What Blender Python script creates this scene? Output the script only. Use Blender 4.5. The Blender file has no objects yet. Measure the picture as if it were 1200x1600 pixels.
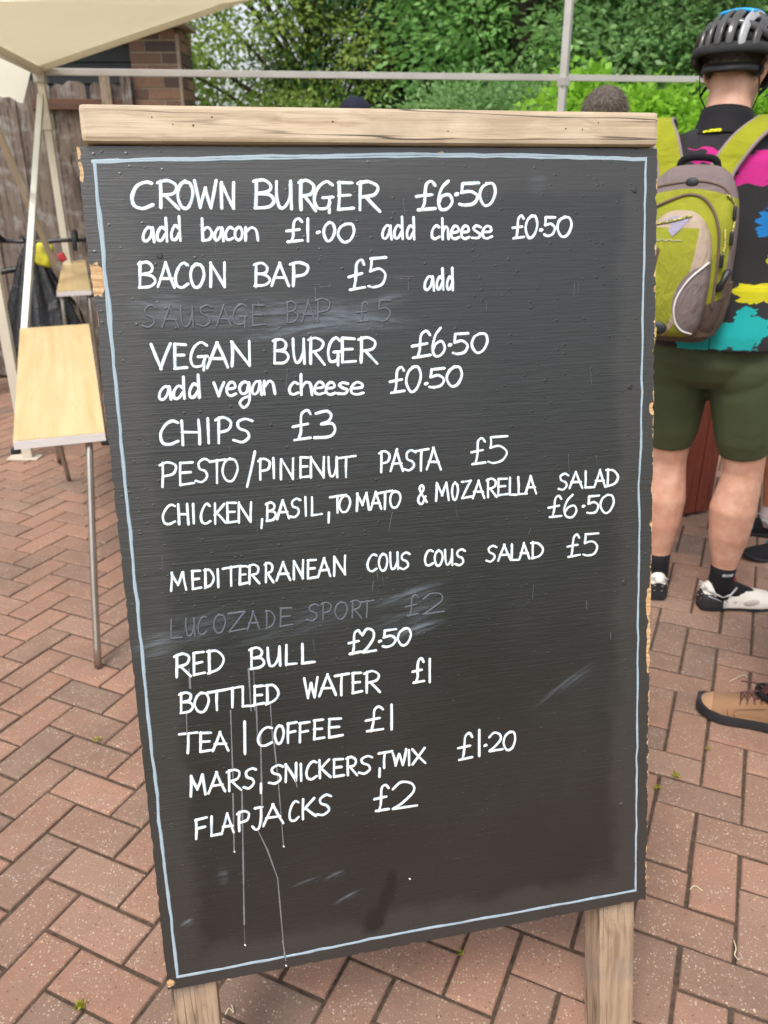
import bpy, bmesh, math, random
import numpy as np
from mathutils import Vector, Matrix
R = random.Random(7)
NR = np.random.default_rng(11)
scn = bpy.context.scene
COL = scn.collection
PI = math.pi
# ------------------------------------------------------------------ camera
FPX, PITCH, ROLL, CH = 1250.28, 0.402523, 0.001253, 1.46665
_c, _s = math.cos(PITCH), math.sin(PITCH)
_X = Vector((1, 0, 0)); _Y = Vector((0, -_s, -_c)); CZ = Vector((0, _c, -_s))
CX = _X*math.cos(ROLL)+_Y*math.sin(ROLL); CY = _Y*math.cos(ROLL)-_X*math.sin(ROLL)
CAMP = Vector((0, 0, CH))
cd = bpy.data.cameras.new('camera'); co = bpy.data.objects.new('camera', cd); COL.objects.link(co)
cd.sensor_fit = 'VERTICAL'; cd.sensor_height = 36; cd.lens = FPX/1600*36; cd.clip_end = 400; cd.clip_start = .05
m3 = Matrix((CX, -CY, -CZ)).transposed(); m4 = m3.to_4x4(); m4.translation = CAMP; co.matrix_world = m4
cd.dof.use_dof = True; cd.dof.focus_distance = 1.16; cd.dof.aperture_fstop = 7.0
scn.camera = co
# ------------------------------------------------------------------ light
SUN_EL, SUN_AZ = math.radians(58), math.radians(205)     # azimuth clockwise from +Y
w = bpy.data.worlds.new('World'); scn.world = w; w.use_nodes = True
wn = w.node_tree; bg = wn.nodes['Background']
sky = wn.nodes.new('ShaderNodeTexSky'); sky.sky_type = 'NISHITA'; sky.sun_disc = False
sky.sun_elevation = SUN_EL; sky.sun_rotation = SUN_AZ; sky.dust_density = 4.0; sky.air_density = 1.2; sky.ozone_density = 1.0
hs = wn.nodes.new('ShaderNodeHueSaturation'); hs.inputs['Saturation'].default_value = .35
wn.links.new(sky.outputs[0], hs.inputs['Color']); wn.links.new(hs.outputs[0], bg.inputs[0]); bg.inputs[1].default_value = .15
sd = bpy.data.lights.new('sun', 'SUN'); sd.energy = 1.5; sd.angle = math.radians(18); sd.color = (1, .96, .9)
so = bpy.data.objects.new('sun', sd); COL.objects.link(so)
sdir = Vector((math.sin(SUN_AZ)*math.cos(SUN_EL), math.cos(SUN_AZ)*math.cos(SUN_EL), math.sin(SUN_EL)))
so.rotation_euler = sdir.to_track_quat('Z', 'Y').to_euler()
scn.view_settings.view_transform = 'Standard'; scn.view_settings.look = 'None'; scn.view_settings.exposure = 0.75
try: scn.cycles.max_bounces = 8; scn.cycles.transparent_max_bounces = 12
except Exception: pass
# ------------------------------------------------------------------ helpers
def ray(px, py): return CX*((px-600)/FPX)+CY*((py-800)/FPX)+CZ
def atZ(px, py, z):
    r = ray(px, py); return CAMP+r*((z-CH)/r.z)
def atY(px, py, y):
    r = ray(px, py); return CAMP+r*(y/r.y)
def onplane(px, py, p0, n):
    r = ray(px, py); return CAMP+r*((p0-CAMP).dot(n)/r.dot(n))

def wm(o):
    M = o.matrix_basis.copy()
    while o.parent: o = o.parent; M = o.matrix_basis @ M
    return M

class MB:
    def __init__(s): s.v = []; s.f = []; s.m = []; s.uv = None; s.tint = None
    def add(s, vs, fs, mi=0):
        b = len(s.v); s.v += [Vector(p) for p in vs]
        for f in fs: s.f.append([i+b for i in f]); s.m.append(mi)
        return b
    def box(s, c, size, rot=None, mi=0, axes=None):
        hx, hy, hz = size[0]/2, size[1]/2, size[2]/2; c = Vector(c)
        if axes is None: axes = [Vector((1,0,0)), Vector((0,1,0)), Vector((0,0,1))]
        if rot is not None: axes = [rot @ a for a in axes]
        vs = []
        for dz in (-1, 1):
            for dy in (-1, 1):
                for dx in (-1, 1): vs.append(c+axes[0]*hx*dx+axes[1]*hy*dy+axes[2]*hz*dz)
        s.add(vs, [(0,2,3,1), (4,5,7,6), (0,1,5,4), (2,6,7,3), (0,4,6,2), (1,3,7,5)], mi)
    def bar(s, a, b, wx, wy, up=(0,0,1), mi=0):
        a, b = Vector(a), Vector(b); d = (b-a); L = d.length; d = d/L
        u = Vector(up); x = d.cross(u)
        if x.length < 1e-4: x = d.cross(Vector((0,1,0)))
        x.normalize(); y = x.cross(d)
        s.box((a+b)/2, (wx, wy, L), axes=[x, y, d], mi=mi)
    def loft(s, rings, cap=True, mi=0, closed=False):
        n = len(rings[0]); b = len(s.v); fs = []
        for r in rings: s.v += [Vector(p) for p in r]
        k = len(rings)
        for i in range(k if closed else k-1):
            j = (i+1) % k
            for a in range(n):
                fs.append((b+i*n+a, b+i*n+(a+1) % n, b+j*n+(a+1) % n, b+j*n+a))
        if cap and not closed:
            fs.append(tuple(b+a for a in range(n))[::-1]); fs.append(tuple(b+(k-1)*n+a for a in range(n)))
        for f in fs: s.f.append(list(f)); s.m.append(mi)
    def tube(s, pts, rad, n=10, cap=True, round_=False, flat=1.0, up=None, mi=0, pw=2.0):
        pts = [Vector(p) for p in pts]
        if not isinstance(rad, list): rad = [rad]*len(pts)
        rad = list(rad)
        if round_:
            for end in (0, 1):
                p = pts[-1] if end else pts[0]; q = pts[-2] if end else pts[1]
                r = rad[-1] if end else rad[0]; rr = max(r) if isinstance(r, tuple) else r
                d = (p-q).normalized(); ex = []
                for t in (.5, .85, .99):
                    k = math.sqrt(1-t*t); ex.append((p+d*rr*t, (r[0]*k, r[1]*k) if isinstance(r, tuple) else r*k))
                if end: pts += [e[0] for e in ex]; rad += [e[1] for e in ex]
                else: pts = [e[0] for e in ex[::-1]]+pts; rad = [e[1] for e in ex[::-1]]+rad
        rings = []; x = None
        for i, p in enumerate(pts):
            d = pts[min(i+1, len(pts)-1)]-pts[max(i-1, 0)]
            if d.length < 1e-9: d = Vector((0,0,1))
            d.normalize()
            if x is None:
                u = Vector(up) if up is not None else (Vector((0,0,1)) if abs(d.z) < .9 else Vector((0,1,0)))
                x = d.cross(u)
                if x.length < 1e-5: x = d.cross(Vector((1,0,0)))
            x = x-d*x.dot(d); x.normalize(); y = x.cross(d)
            r = rad[i]; rx, ry = r if isinstance(r, tuple) else (r, r*flat)
            sq = lambda t: math.copysign(abs(t)**(2/pw), t)
            rings.append([p+x*rx*sq(math.cos(2*PI*a/n))+y*ry*sq(math.sin(2*PI*a/n)) for a in range(n)])
        s.loft(rings, cap, mi)
    def ell(s, c, r, n=16, k=10, rot=None, mi=0):
        c = Vector(c); rings = []
        for i in range(k+1):
            t = PI*(i+.02)/(k+.04); rr = []
            for a in range(n):
                p = Vector((r[0]*math.sin(t)*math.cos(2*PI*a/n), r[1]*math.sin(t)*math.sin(2*PI*a/n), -r[2]*math.cos(t)))
                rr.append(c+(rot @ p if rot is not None else p))
            rings.append(rr)
        s.loft(rings, True, mi)
    def build(s, name, mats, parent=None, local=False, smooth=False, recalc=True, bevel=0, angle=40):
        me = bpy.data.meshes.new(name); o = bpy.data.objects.new(name, me); COL.objects.link(o)
        vs = s.v
        if parent is not None:
            o.parent = parent
            if not local: Mi = wm(parent).inverted(); vs = [Mi @ p for p in vs]
        elif not local and vs:
            lo = Vector((min(p.x for p in vs), min(p.y for p in vs), min(p.z for p in vs)))
            hi = Vector((max(p.x for p in vs), max(p.y for p in vs), lo.z)); c = (lo+hi)/2; c.z = lo.z
            o.location = c; vs = [p-c for p in vs]
        me.from_pydata([tuple(p) for p in vs], [], s.f)
        if not isinstance(mats, (list, tuple)): mats = [mats]
        for m in mats: me.materials.append(m)
        me.polygons.foreach_set('material_index', s.m)
        if s.uv is not None:
            l = me.uv_layers.new(name='UVMap'); idx = np.empty(len(me.loops), int); me.loops.foreach_get('vertex_index', idx)
            l.data.foreach_set('uv', np.array(s.uv, float)[idx].ravel())
        if s.tint is not None:
            a = me.attributes.new('tint', 'FLOAT', 'POINT'); a.data.foreach_set('value', np.array(s.tint, float))
        if recalc or bevel:
            bm = bmesh.new(); bm.from_mesh(me)
            if recalc: bmesh.ops.recalc_face_normals(bm, faces=bm.faces)
            if bevel:
                es = [e for e in bm.edges if len(e.link_faces) == 2 and e.calc_face_angle(0) > .5]
                bmesh.ops.bevel(bm, geom=es, offset=bevel, segments=2, profile=.6, affect='EDGES', clamp_overlap=True)
            bm.to_mesh(me); bm.free()
        if smooth: 
            me.polygons.foreach_set('use_smooth', [True]*len(me.polygons))
            if smooth != 'all':
                try: me.set_sharp_from_angle(angle=math.radians(angle))
                except Exception: pass
        me.update(); return o

def fuse(s, name, mats, parent, voxel=.007, smooth=6, local=True, fac=.5):
    """voxel-fuse overlapping closed shapes into one continuous surface"""
    me = bpy.data.meshes.new('t'); me.from_pydata([tuple(p) for p in s.v], [], s.f)
    bm = bmesh.new(); bm.from_mesh(me); bmesh.ops.recalc_face_normals(bm, faces=bm.faces); bm.to_mesh(me); bm.free()
    t = bpy.data.objects.new('t', me); COL.objects.link(t)
    r = t.modifiers.new('r', 'REMESH'); r.mode = 'VOXEL'; r.voxel_size = voxel
    if smooth: q = t.modifiers.new('s', 'SMOOTH'); q.factor = fac; q.iterations = smooth
    dg = bpy.context.evaluated_depsgraph_get(); dg.update()
    nm = bpy.data.meshes.new_from_object(t.evaluated_get(dg))
    bpy.data.objects.remove(t); bpy.data.meshes.remove(me)
    nm.name = name; nm.materials.clear()
    for m in (mats if isinstance(mats, (list, tuple)) else [mats]): nm.materials.append(m)
    nm.polygons.foreach_set('use_smooth', [True]*len(nm.polygons)); nm.update()
    o = bpy.data.objects.new(name, nm); COL.objects.link(o); o.parent = parent
    if not local and parent is not None: nm.transform(wm(parent).inverted())
    return o

def thing(name, label, cat, loc=(0,0,0), rotz=0, group=None):
    o = bpy.data.objects.new(name, None); COL.objects.link(o); o.location = loc; o.rotation_euler = (0,0,rotz)
    o.empty_display_size = .1
    return tag(o, label, cat, group)
def tag(o, label, cat, group=None):
    o['label'] = label; o['category'] = cat
    if group: o['group'] = group
    return o
def struct(o): o['kind'] = 'structure'; return o
# ------------------------------------------------------------------ materials
def nd(nt, typ, ins=None, **pr):
    n = nt.nodes.new('ShaderNode'+typ)
    for k, v in pr.items(): setattr(n, k, v)
    for k, v in (ins or {}).items():
        sk = n.inputs[k]
        if isinstance(v, bpy.types.NodeSocket): nt.links.new(v, sk)
        elif isinstance(v, bpy.types.Node): nt.links.new(v.outputs[0], sk)
        else:
            if sk.type == 'RGBA' and len(v) == 3: v = (*v, 1)
            sk.default_value = v
    return n
def newmat(name, rough=.6, base=(.5,.5,.5), metal=0, spec=.5):
    m = bpy.data.materials.new(name); m.use_nodes = True; nt = m.node_tree; b = nt.nodes['Principled BSDF']
    b.inputs['Base Color'].default_value = (*base, 1); b.inputs['Roughness'].default_value = rough
    b.inputs['Metallic'].default_value = metal; b.inputs['Specular IOR Level'].default_value = spec
    return m, nt, b
def co_(nt, kind='Object', scale=(1,1,1), loc=(0,0,0), rot=(0,0,0)):
    t = nd(nt, 'TexCoord'); return nd(nt, 'Mapping', {'Vector': t.outputs[kind], 'Scale': scale, 'Location': loc, 'Rotation': rot}).outputs[0]
def noise(nt, vec, scale=5, detail=4, rough=.55, dist=0):
    return nd(nt, 'TexNoise', {'Vector': vec, 'Scale': scale, 'Detail': detail, 'Roughness': rough, 'Distortion': dist}).outputs[0]
def ramp(nt, fac, stops, interp='LINEAR'):
    n = nd(nt, 'ValToRGB', {'Fac': fac}); r = n.color_ramp; r.interpolation = interp
    while len(r.elements) < len(stops): r.elements.new(.5)
    for e, (p, c) in zip(r.elements, stops): e.position = p; e.color = (*c, 1) if len(c) == 3 else c
    return n.outputs[0]
def mapr(nt, v, a, b, c=0., d=1., smooth=False):
    return nd(nt, 'MapRange', {'Value': v, 'From Min': a, 'From Max': b, 'To Min': c, 'To Max': d}, interpolation_type='SMOOTHSTEP' if smooth else 'LINEAR').outputs[0]
def mix(nt, f, a, b, mode='MIX'):
    n = nt.nodes.new('ShaderNodeMix'); n.data_type = 'RGBA'; n.blend_type = mode
    for i, v in ((0, f), (6, a), (7, b)):
        if isinstance(v, bpy.types.NodeSocket): nt.links.new(v, n.inputs[i])
        else: n.inputs[i].default_value = (*v, 1) if isinstance(v, tuple) and len(v) == 3 else v
    return n.outputs[2]
def mth(nt, op, a, b=0., c=0.):
    n = nt.nodes.new('ShaderNodeMath'); n.operation = op
    for i, v in enumerate((a, b, c)):
        if isinstance(v, bpy.types.NodeSocket): nt.links.new(v, n.inputs[i])
        else: n.inputs[i].default_value = v
    return n.outputs[0]
def bump(nt, b, h, strength=.3, dist=.002, prev=None):
    ins = {'Height': h, 'Strength': strength, 'Distance': dist}
    if prev is not None: ins['Normal'] = prev
    n = nd(nt, 'Bump', ins); nt.links.new(n.outputs[0], b.inputs['Normal']); return n.outputs[0]
def setc(nt, b, c, key='Base Color'): nt.links.new(c, b.inputs[key])

def simple(name, base, rough=.6, metal=0, var=.15, scale=30, bmp=.15, bscale=200, spec=.5, stretch=(1,1,1), bdist=.001, rvar=.08):
    m, nt, b = newmat(name, rough, base, metal, spec); v = co_(nt, 'Object', stretch)
    n = noise(nt, v, scale); c = tuple(base)
    lo = tuple(x*(1-var) for x in c); hi = tuple(min(1, x*(1+var)) for x in c)
    setc(nt, b, ramp(nt, n, [(.3, lo), (.7, hi)]))
    setc(nt, b, mapr(nt, noise(nt, v, scale*.7), .3, .7, rough-rvar, rough+rvar), 'Roughness')
    if bmp: bump(nt, b, noise(nt, v, bscale), bmp, bdist)
    return m

def timber(name, light, dark, axis=0, grain=60, rough=.7, crack=.5, wear=(.5,.5,.5), wearamt=0., knots=False):
    m, nt, b = newmat(name, rough, light)
    sc = [grain, grain, grain]; sc[axis] = grain*.035
    v = co_(nt, 'Object', tuple(sc))
    wv = noise(nt, co_(nt, 'Object', (2.2,2.2,2.2)), 2, 3)
    vv = nd(nt, 'VectorMath', {0: v, 1: nd(nt, 'VectorMath', {0: wv, 'Scale': 3.0}, operation='SCALE').outputs[0]}, operation='ADD').outputs[0]
    g = noise(nt, vv, 1.0, 6, .65)
    g2 = noise(nt, v, 3.5, 4, .6)
    c = ramp(nt, g, [(.3, dark), (.52, light), (.75, tuple(min(1, x*1.15) for x in light))])
    c = mix(nt, mapr(nt, g2, .35, .7, .35, 0), c, dark)
    big = noise(nt, co_(nt, 'Object', (1,1,1)), 6, 3)
    c = mix(nt, mapr(nt, big, .45, .75, 0, .35), c, tuple(x*.75 for x in light))
    if wearamt: c = mix(nt, mapr(nt, noise(nt, co_(nt), 9, 5), .5, .62, 0, wearamt), c, wear)
    if knots:
        vo = nd(nt, 'TexVoronoi', {'Vector': co_(nt, 'Object', tuple(3.2 if i == axis else 9 for i in range(3))), 'Scale': 1.0}).outputs['Distance']
        c = mix(nt, mapr(nt, vo, .02, .12, .75, 0, True), c, tuple(x*.55 for x in dark))
    sc2 = [45, 45, 45]; sc2[axis] = 1.6
    cr = noise(nt, co_(nt, 'Object', tuple(sc2), (.3,.1,.7)), 1.0, 3, .5)
    crk = mapr(nt, mth(nt, 'ABSOLUTE', mth(nt, 'SUBTRACT', cr, .5)), .0, .028, 1, 0, True)
    crk = mth(nt, 'MULTIPLY', crk, mapr(nt, noise(nt, co_(nt), 4, 2), .40, .55, 0, crack))
    c = mix(nt, crk, c, tuple(x*.22 for x in dark))
    setc(nt, b, c); h = mth(nt, 'SUBTRACT', g2, mth(nt, 'MULTIPLY', crk, 1.5))
    bump(nt, b, h, .35, .0015); return m

M = {}
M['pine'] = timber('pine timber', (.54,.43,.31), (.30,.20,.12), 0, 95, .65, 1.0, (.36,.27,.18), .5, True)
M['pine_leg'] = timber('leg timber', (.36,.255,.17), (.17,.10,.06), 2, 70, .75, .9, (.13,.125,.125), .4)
M['rawwood'] = timber('raw plywood', (.52,.30,.13), (.30,.15,.06), 0, 80, .8, .6)
M['fence'] = timber('weathered fence', (.215,.165,.135), (.075,.052,.040), 2, 50, .85, 1.0, (.31,.285,.265), .8, True)
M['fence_rail'] = timber('fence rail', (.15,.075,.05), (.07,.035,.025), 0, 40, .8, .5)
M['fence_post'] = timber('fence post', (.36,.28,.20), (.2,.15,.11), 2, 40, .8, .5)
M['redwood'] = timber('red stained wood', (.21,.045,.022), (.11,.02,.012), 2, 40, .55, .5)
M['weatherboard'] = simple('dark weatherboard', (.035,.038,.042), .6, var=.3, scale=4, stretch=(1,1,12))
M['soffit'] = simple('eaves board', (.34,.27,.22), .7, var=.2)
M['rooftile'] = simple('roof tile', (.10,.06,.05), .8, var=.3)
M['alu'] = simple('painted aluminium', (.66,.66,.60), .38, .25, var=.08, scale=6, bmp=.05)
M['alu_warm'] = simple('cream aluminium', (.58,.53,.43), .42, .15, var=.08, scale=6, bmp=.05)
M['alu_grey'] = simple('grey aluminium', (.44,.42,.39), .4, .35, var=.1, scale=5, bmp=.05)
M['chrome'] = simple('steel tube', (.42,.38,.34), .28, .9, var=.12, scale=12, bmp=.04)
M['blackplastic'] = simple('black plastic', (.018,.018,.02), .4, var=.2, bmp=.08)
M['blackrubber'] = simple('black rubber', (.014,.015,.018), .55, var=.2, bmp=.1)
M['edgeband'] = simple('white edge band', (.66,.62,.60), .45, var=.06, stretch=(1,1,40), scale=8)
M['yellowbag'] = simple('yellow fabric', (.42,.39,.02), .6, var=.6, scale=14)
M['redplastic'] = simple('red plastic', (.40,.03,.04), .4)
M['skin'] = None
def laminate():
    m, nt, b = newmat('beech laminate', .38, (.6,.42,.2))
    v = co_(nt, 'Object', (22, 1.2, 22)); g = noise(nt, v, 1.5, 5, .6)
    n2 = noise(nt, co_(nt, 'Object', (60, 5, 60)), 1.0, 3)
    c = ramp(nt, g, [(.3, (.52,.365,.165)), (.55, (.60,.44,.22)), (.75, (.64,.485,.27))])
    c = mix(nt, mapr(nt, n2, .62, .7, 0, .35), c, (.45,.28,.12))
    st = nd(nt, 'SeparateXYZ', {0: co_(nt, 'Object', (11, 1, 1))}).outputs[0]
    wn_ = nd(nt, 'TexWhiteNoise', {'W': mth(nt, 'FLOOR', st)}, noise_dimensions='1D').outputs['Value']
    c = mix(nt, mapr(nt, wn_, 0, 1, 0, .3), c, (.72,.58,.36)); setc(nt, b, c); return m
M['laminate'] = laminate()

def paver_mat():
    m, nt, b = newmat('clay and concrete pavers', .82, (.3,.2,.15))
    v = co_(nt, 'Object'); t = nd(nt, 'Attribute', attribute_name='tint').outputs['Fac']
    base = ramp(nt, t, [(0, (.190,.122,.090)), (.2, (.240,.138,.096)), (.45, (.270,.148,.100)), (.7, (.298,.157,.104)), (.88, (.33,.178,.120)), (1, (.26,.165,.120))])
    n1 = noise(nt, v, 14, 6, .65)
    base = mix(nt, mapr(nt, n1, .45, .72, 0, .45), base, (.235,.165,.118))
    n2 = noise(nt, v, 420, 3, .7)
    base = mix(nt, mapr(nt, n2, .4, .75, 0, .5), base, (.13,.07,.048), )
    st_ = noise(nt, v, 1.7, 5, .6)
    base = mix(nt, mapr(nt, st_, .45, .68, 0, .6), base, (.115,.078,.058))
    base = mix(nt, mapr(nt, noise(nt, v, 5.5, 4, .6), .55, .75, 0, .35), base, (.30,.20,.14))
    # aggregate chips
    for sc, th, colr in ((150, .26, (.58,.50,.40)), (260, .25, (.50,.42,.34)), (95, .17, (.62,.50,.30))):
        wv = nd(nt, 'VectorMath', {0: v, 1: nd(nt, 'VectorMath', {0: nd(nt, 'TexNoise', {'Vector': v, 'Scale': sc*1.3}).outputs['Color'], 'Scale': .004}, operation='SCALE').outputs[0]}, operation='ADD').outputs[0]
        vo = nd(nt, 'TexVoronoi', {'Vector': wv, 'Scale': float(sc)})
        pick = mth(nt, 'GREATER_THAN', nd(nt, 'SeparateColor', {0: vo.outputs['Color']}).outputs[0], .72)
        chip = mth(nt, 'MULTIPLY', mapr(nt, vo.outputs['Distance'], th, th+.1, 1, 0), pick)
        vis = mth(nt, 'MULTIPLY', chip, mapr(nt, noise(nt, v, 22, 3), .35, .6, .08, .52))
        base = mix(nt, vis, base, colr)
    dk = nd(nt, 'TexVoronoi', {'Vector': v, 'Scale': 120.}); 
    dkm = mth(nt, 'MULTIPLY', mapr(nt, dk.outputs['Distance'], .15, .3, 1, 0), mth(nt, 'GREATER_THAN', nd(nt, 'SeparateColor', {0: dk.outputs['Color']}).outputs[1], .86))
    base = mix(nt, mth(nt, 'MULTIPLY', dkm, .7), base, (.06,.035,.028))
    setc(nt, b, base)
    h = mth(nt, 'ADD', noise(nt, v, 300, 4, .7), mth(nt, 'MULTIPLY', noise(nt, v, 60, 3), .6))
    bump(nt, b, h, .8, .0022); return m
M['paver'] = paver_mat()
M['joint'] = simple('sandy joint', (.070,.045,.030), .95, var=.5, scale=60, bmp=.8, bscale=400, bdist=.003)
M['grass'] = simple('grass', (.05,.09,.02), .9, var=.4, scale=3)

BW, BH = .81, 1.2285
def board_mat():
    m, nt, b = newmat('blackboard paint', .42, (.03,.03,.03), spec=.85)
    uvn = nd(nt, 'TexCoord').outputs['UV']
    def uvm(s, l=(0,0,0), r=0): return nd(nt, 'Mapping', {'Vector': uvn, 'Scale': (*s, 1), 'Location': l, 'Rotation': (0,0,r)}).outputs[0]
    sp = nd(nt, 'SeparateXYZ', {0: uvn}); u, v = sp.outputs[0], sp.outputs[1]   # metres, v downwards
    cl = noise(nt, uvm((3,3)), 1.6, 5)
    c = ramp(nt, cl, [(.3, (.0088,.0084,.0086)), (.7, (.0125,.0119,.0121))])
    # worn greyer band along the border
    eu = mth(nt, 'MINIMUM', u, mth(nt, 'SUBTRACT', BW, u)); ev = mth(nt, 'MINIMUM', v, mth(nt, 'SUBTRACT', BH, v))
    ed = mth(nt, 'ADD', mth(nt, 'MINIMUM', eu, ev), mth(nt, 'MULTIPLY', mth(nt, 'SUBTRACT', noise(nt, uvm((14,14)), 1, 4), .5), .06))
    band = mth(nt, 'MULTIPLY', mapr(nt, ed, .045, .075, 1, 0, True), .35)
    c = mix(nt, band, c, (.052,.047,.043))
    streak = noise(nt, uvm((9, 330)), 1, 5, .6)
    c = mix(nt, mapr(nt, streak, .55, .85, 0, .15), c, (.05,.046,.044))
    # chalk smears: (u, v, ru, rv, angle, amount)
    def px2(px, py): return buv(px, py)
    for (px, py, ru, rv, an, am) in SMEARS:
        cu, cv = px2(px, py)
        q = nd(nt, 'VectorMath', {0: uvn, 1: (cu, cv, 0)}, operation='SUBTRACT').outputs[0]
        q = nd(nt, 'VectorRotate', {'Vector': q, 'Angle': -an}, rotation_type='Z_AXIS').outputs[0]
        q2 = nd(nt, 'VectorMath', {0: q, 1: (1/ru, 1/rv, 0)}, operation='MULTIPLY').outputs[0]
        d = nd(nt, 'VectorMath', {0: q2}, operation='LENGTH').outputs['Value']
        nn = noise(nt, nd(nt, 'VectorMath', {0: q, 1: (14, 130, 1)}, operation='MULTIPLY').outputs[0], 1, 5, .7)
        a = mth(nt, 'MULTIPLY', mapr(nt, d, .25, 1.0, 1, 0, True), mapr(nt, nn, .42, .75, 0, am*.75))
        c = mix(nt, a, c, (.24,.29,.35) if am > 0 else (.01,.01,.01))
    # wet dark runs near the bottom
    for (px, py, ru, rv, an) in ((607, 1400, .014, .034, .45), (588, 1437, .020, .030, .6), (612, 1378, .010, .022, .2)):
        cu, cv = px2(px, py)
        q = nd(nt, 'VectorMath', {0: uvn, 1: (cu, cv, 0)}, operation='SUBTRACT').outputs[0]
        q = nd(nt, 'VectorRotate', {'Vector': q, 'Angle': -an}, rotation_type='Z_AXIS').outputs[0]
        d = nd(nt, 'VectorMath', {0: nd(nt, 'VectorMath', {0: q, 1: (1/ru, 1/rv, 0)}, operation='MULTIPLY').outputs[0]}, operation='LENGTH').outputs['Value']
        d = mth(nt, 'ADD', d, mth(nt, 'MULTIPLY', noise(nt, uvm((70,40)), 1, 4), .8))
        c = mix(nt, mapr(nt, d, 1.0, 1.5, .9, 0), c, (.002,.002,.002))
    # fine vertical scratches
    scn_ = noise(nt, uvm((260, 5)), 1, 3, .5)
    sm = mth(nt, 'MULTIPLY', mapr(nt, scn_, .80, .84, 0, .5), mapr(nt, noise(nt, uvm((6,6), (3,1,0)), 1, 2), .5, .65, 0, 1))
    c = mix(nt, sm, c, (.30,.30,.30))
    # bare wood where the edges have chipped
    en = noise(nt, uvm((60, 60)), 1, 5, .7)
    e2 = mth(nt, 'ADD', mth(nt, 'SUBTRACT', BW, u), mth(nt, 'MULTIPLY', mth(nt, 'SUBTRACT', en, .5), .022))
    lowr = mth(nt, 'MULTIPLY', mapr(nt, v, .66, .74, .0, .75), mapr(nt, noise(nt, uvm((1, 9)), 1, 3), .38, .58, .0, .55))
    chip = mapr(nt, mth(nt, 'DIVIDE', e2, mth(nt, 'ADD', lowr, .01)), .004, .0052, 1, 0)
    for (px, py, ru, rv) in ((150, 437, .013, .021), (121, 240, .004, .008), (125, 268, .004, .013), (1019, 640, .004, .010), (268, 1536, .008, .006), (688, 242, .006, .0035), (141, 445, .01, .016), (1015, 1010, .004, .05), (1015, 945, .005, .03)):
        cu, cv = px2(px, py)
        q = nd(nt, 'VectorMath', {0: nd(nt, 'VectorMath', {0: uvn, 1: (cu, cv, 0)}, operation='SUBTRACT').outputs[0], 1: (1/ru, 1/rv, 0)}, operation='MULTIPLY').outputs[0]
        d = mth(nt, 'ADD', nd(nt, 'VectorMath', {0: q}, operation='LENGTH').outputs['Value'], mth(nt, 'MULTIPLY', mth(nt, 'SUBTRACT', noise(nt, uvm((130,90)), 1, 4), .5), 1.4))
        chip = mth(nt, 'MAXIMUM', chip, mapr(nt, d, .9, 1.05, 1, 0))
    wood = ramp(nt, noise(nt, uvm((25, 240)), 1, 4), [(.3, (.30,.15,.06)), (.55, (.52,.32,.15)), (.8, (.60,.47,.31))])
    c = mix(nt, chip, c, wood)
    setc(nt, b, c)
    # brush strokes, filler pimples, grain
    pim = nd(nt, 'TexVoronoi', {'Vector': uvm((95, 120)), 'Scale': 1.}); 
    pick = mth(nt, 'GREATER_THAN', nd(nt, 'SeparateColor', {0: pim.outputs['Color']}).outputs[0], mapr(nt, noise(nt, uvm((5,4), (2,5,0)), 1, 2), .35, .7, .97, .55))
    pimp = mth(nt, 'MULTIPLY', mapr(nt, pim.outputs['Distance'], .0, .28, 1, 0, True), pick)
    h1 = mth(nt, 'ADD', mth(nt, 'MULTIPLY', streak, .9), mth(nt, 'MULTIPLY', noise(nt, uvm((25, 120)), 1, 4), .7))
    h = mth(nt, 'ADD', h1, mth(nt, 'MULTIPLY', pimp, 1.1))
    h = mth(nt, 'SUBTRACT', h, mth(nt, 'MULTIPLY', chip, 1.2))
    bump(nt, b, h, .34, .0016)
    setc(nt, b, mth(nt, 'ADD', mapr(nt, cl, .3, .7, .30, .40), mth(nt, 'MULTIPLY', chip, .4)), 'Roughness')
    return m
def paint_mat(name, colr, blue, rough=.5):
    m, nt, b = newmat(name, rough, colr); v = co_(nt)
    n = noise(nt, v, 70, 4, .65); t = nd(nt, 'Attribute', attribute_name='tint').outputs['Fac']
    f = mapr(nt, mth(nt, 'ADD', t, mth(nt, 'MULTIPLY', mth(nt, 'SUBTRACT', n, .5), 1.0)), .14, .62, 0, 1, True)
    setc(nt, b, mix(nt, f, blue, colr)); bump(nt, b, noise(nt, v, 500, 3), .3, .0006); return m
M['white'] = paint_mat('white paint marker', (.76,.78,.77), (.27,.35,.41))
M['ghost'] = paint_mat('half wiped letters', (.085,.096,.115), (.045,.049,.057))
M['drip'] = paint_mat('thin white drips', (.16,.16,.17), (.07,.07,.073))
M['border'] = paint_mat('pale blue border paint', (.30,.375,.43), (.19,.25,.31))
M['screw'] = simple('rusty screw', (.05,.045,.042), .5, .5, var=.4)

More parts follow.
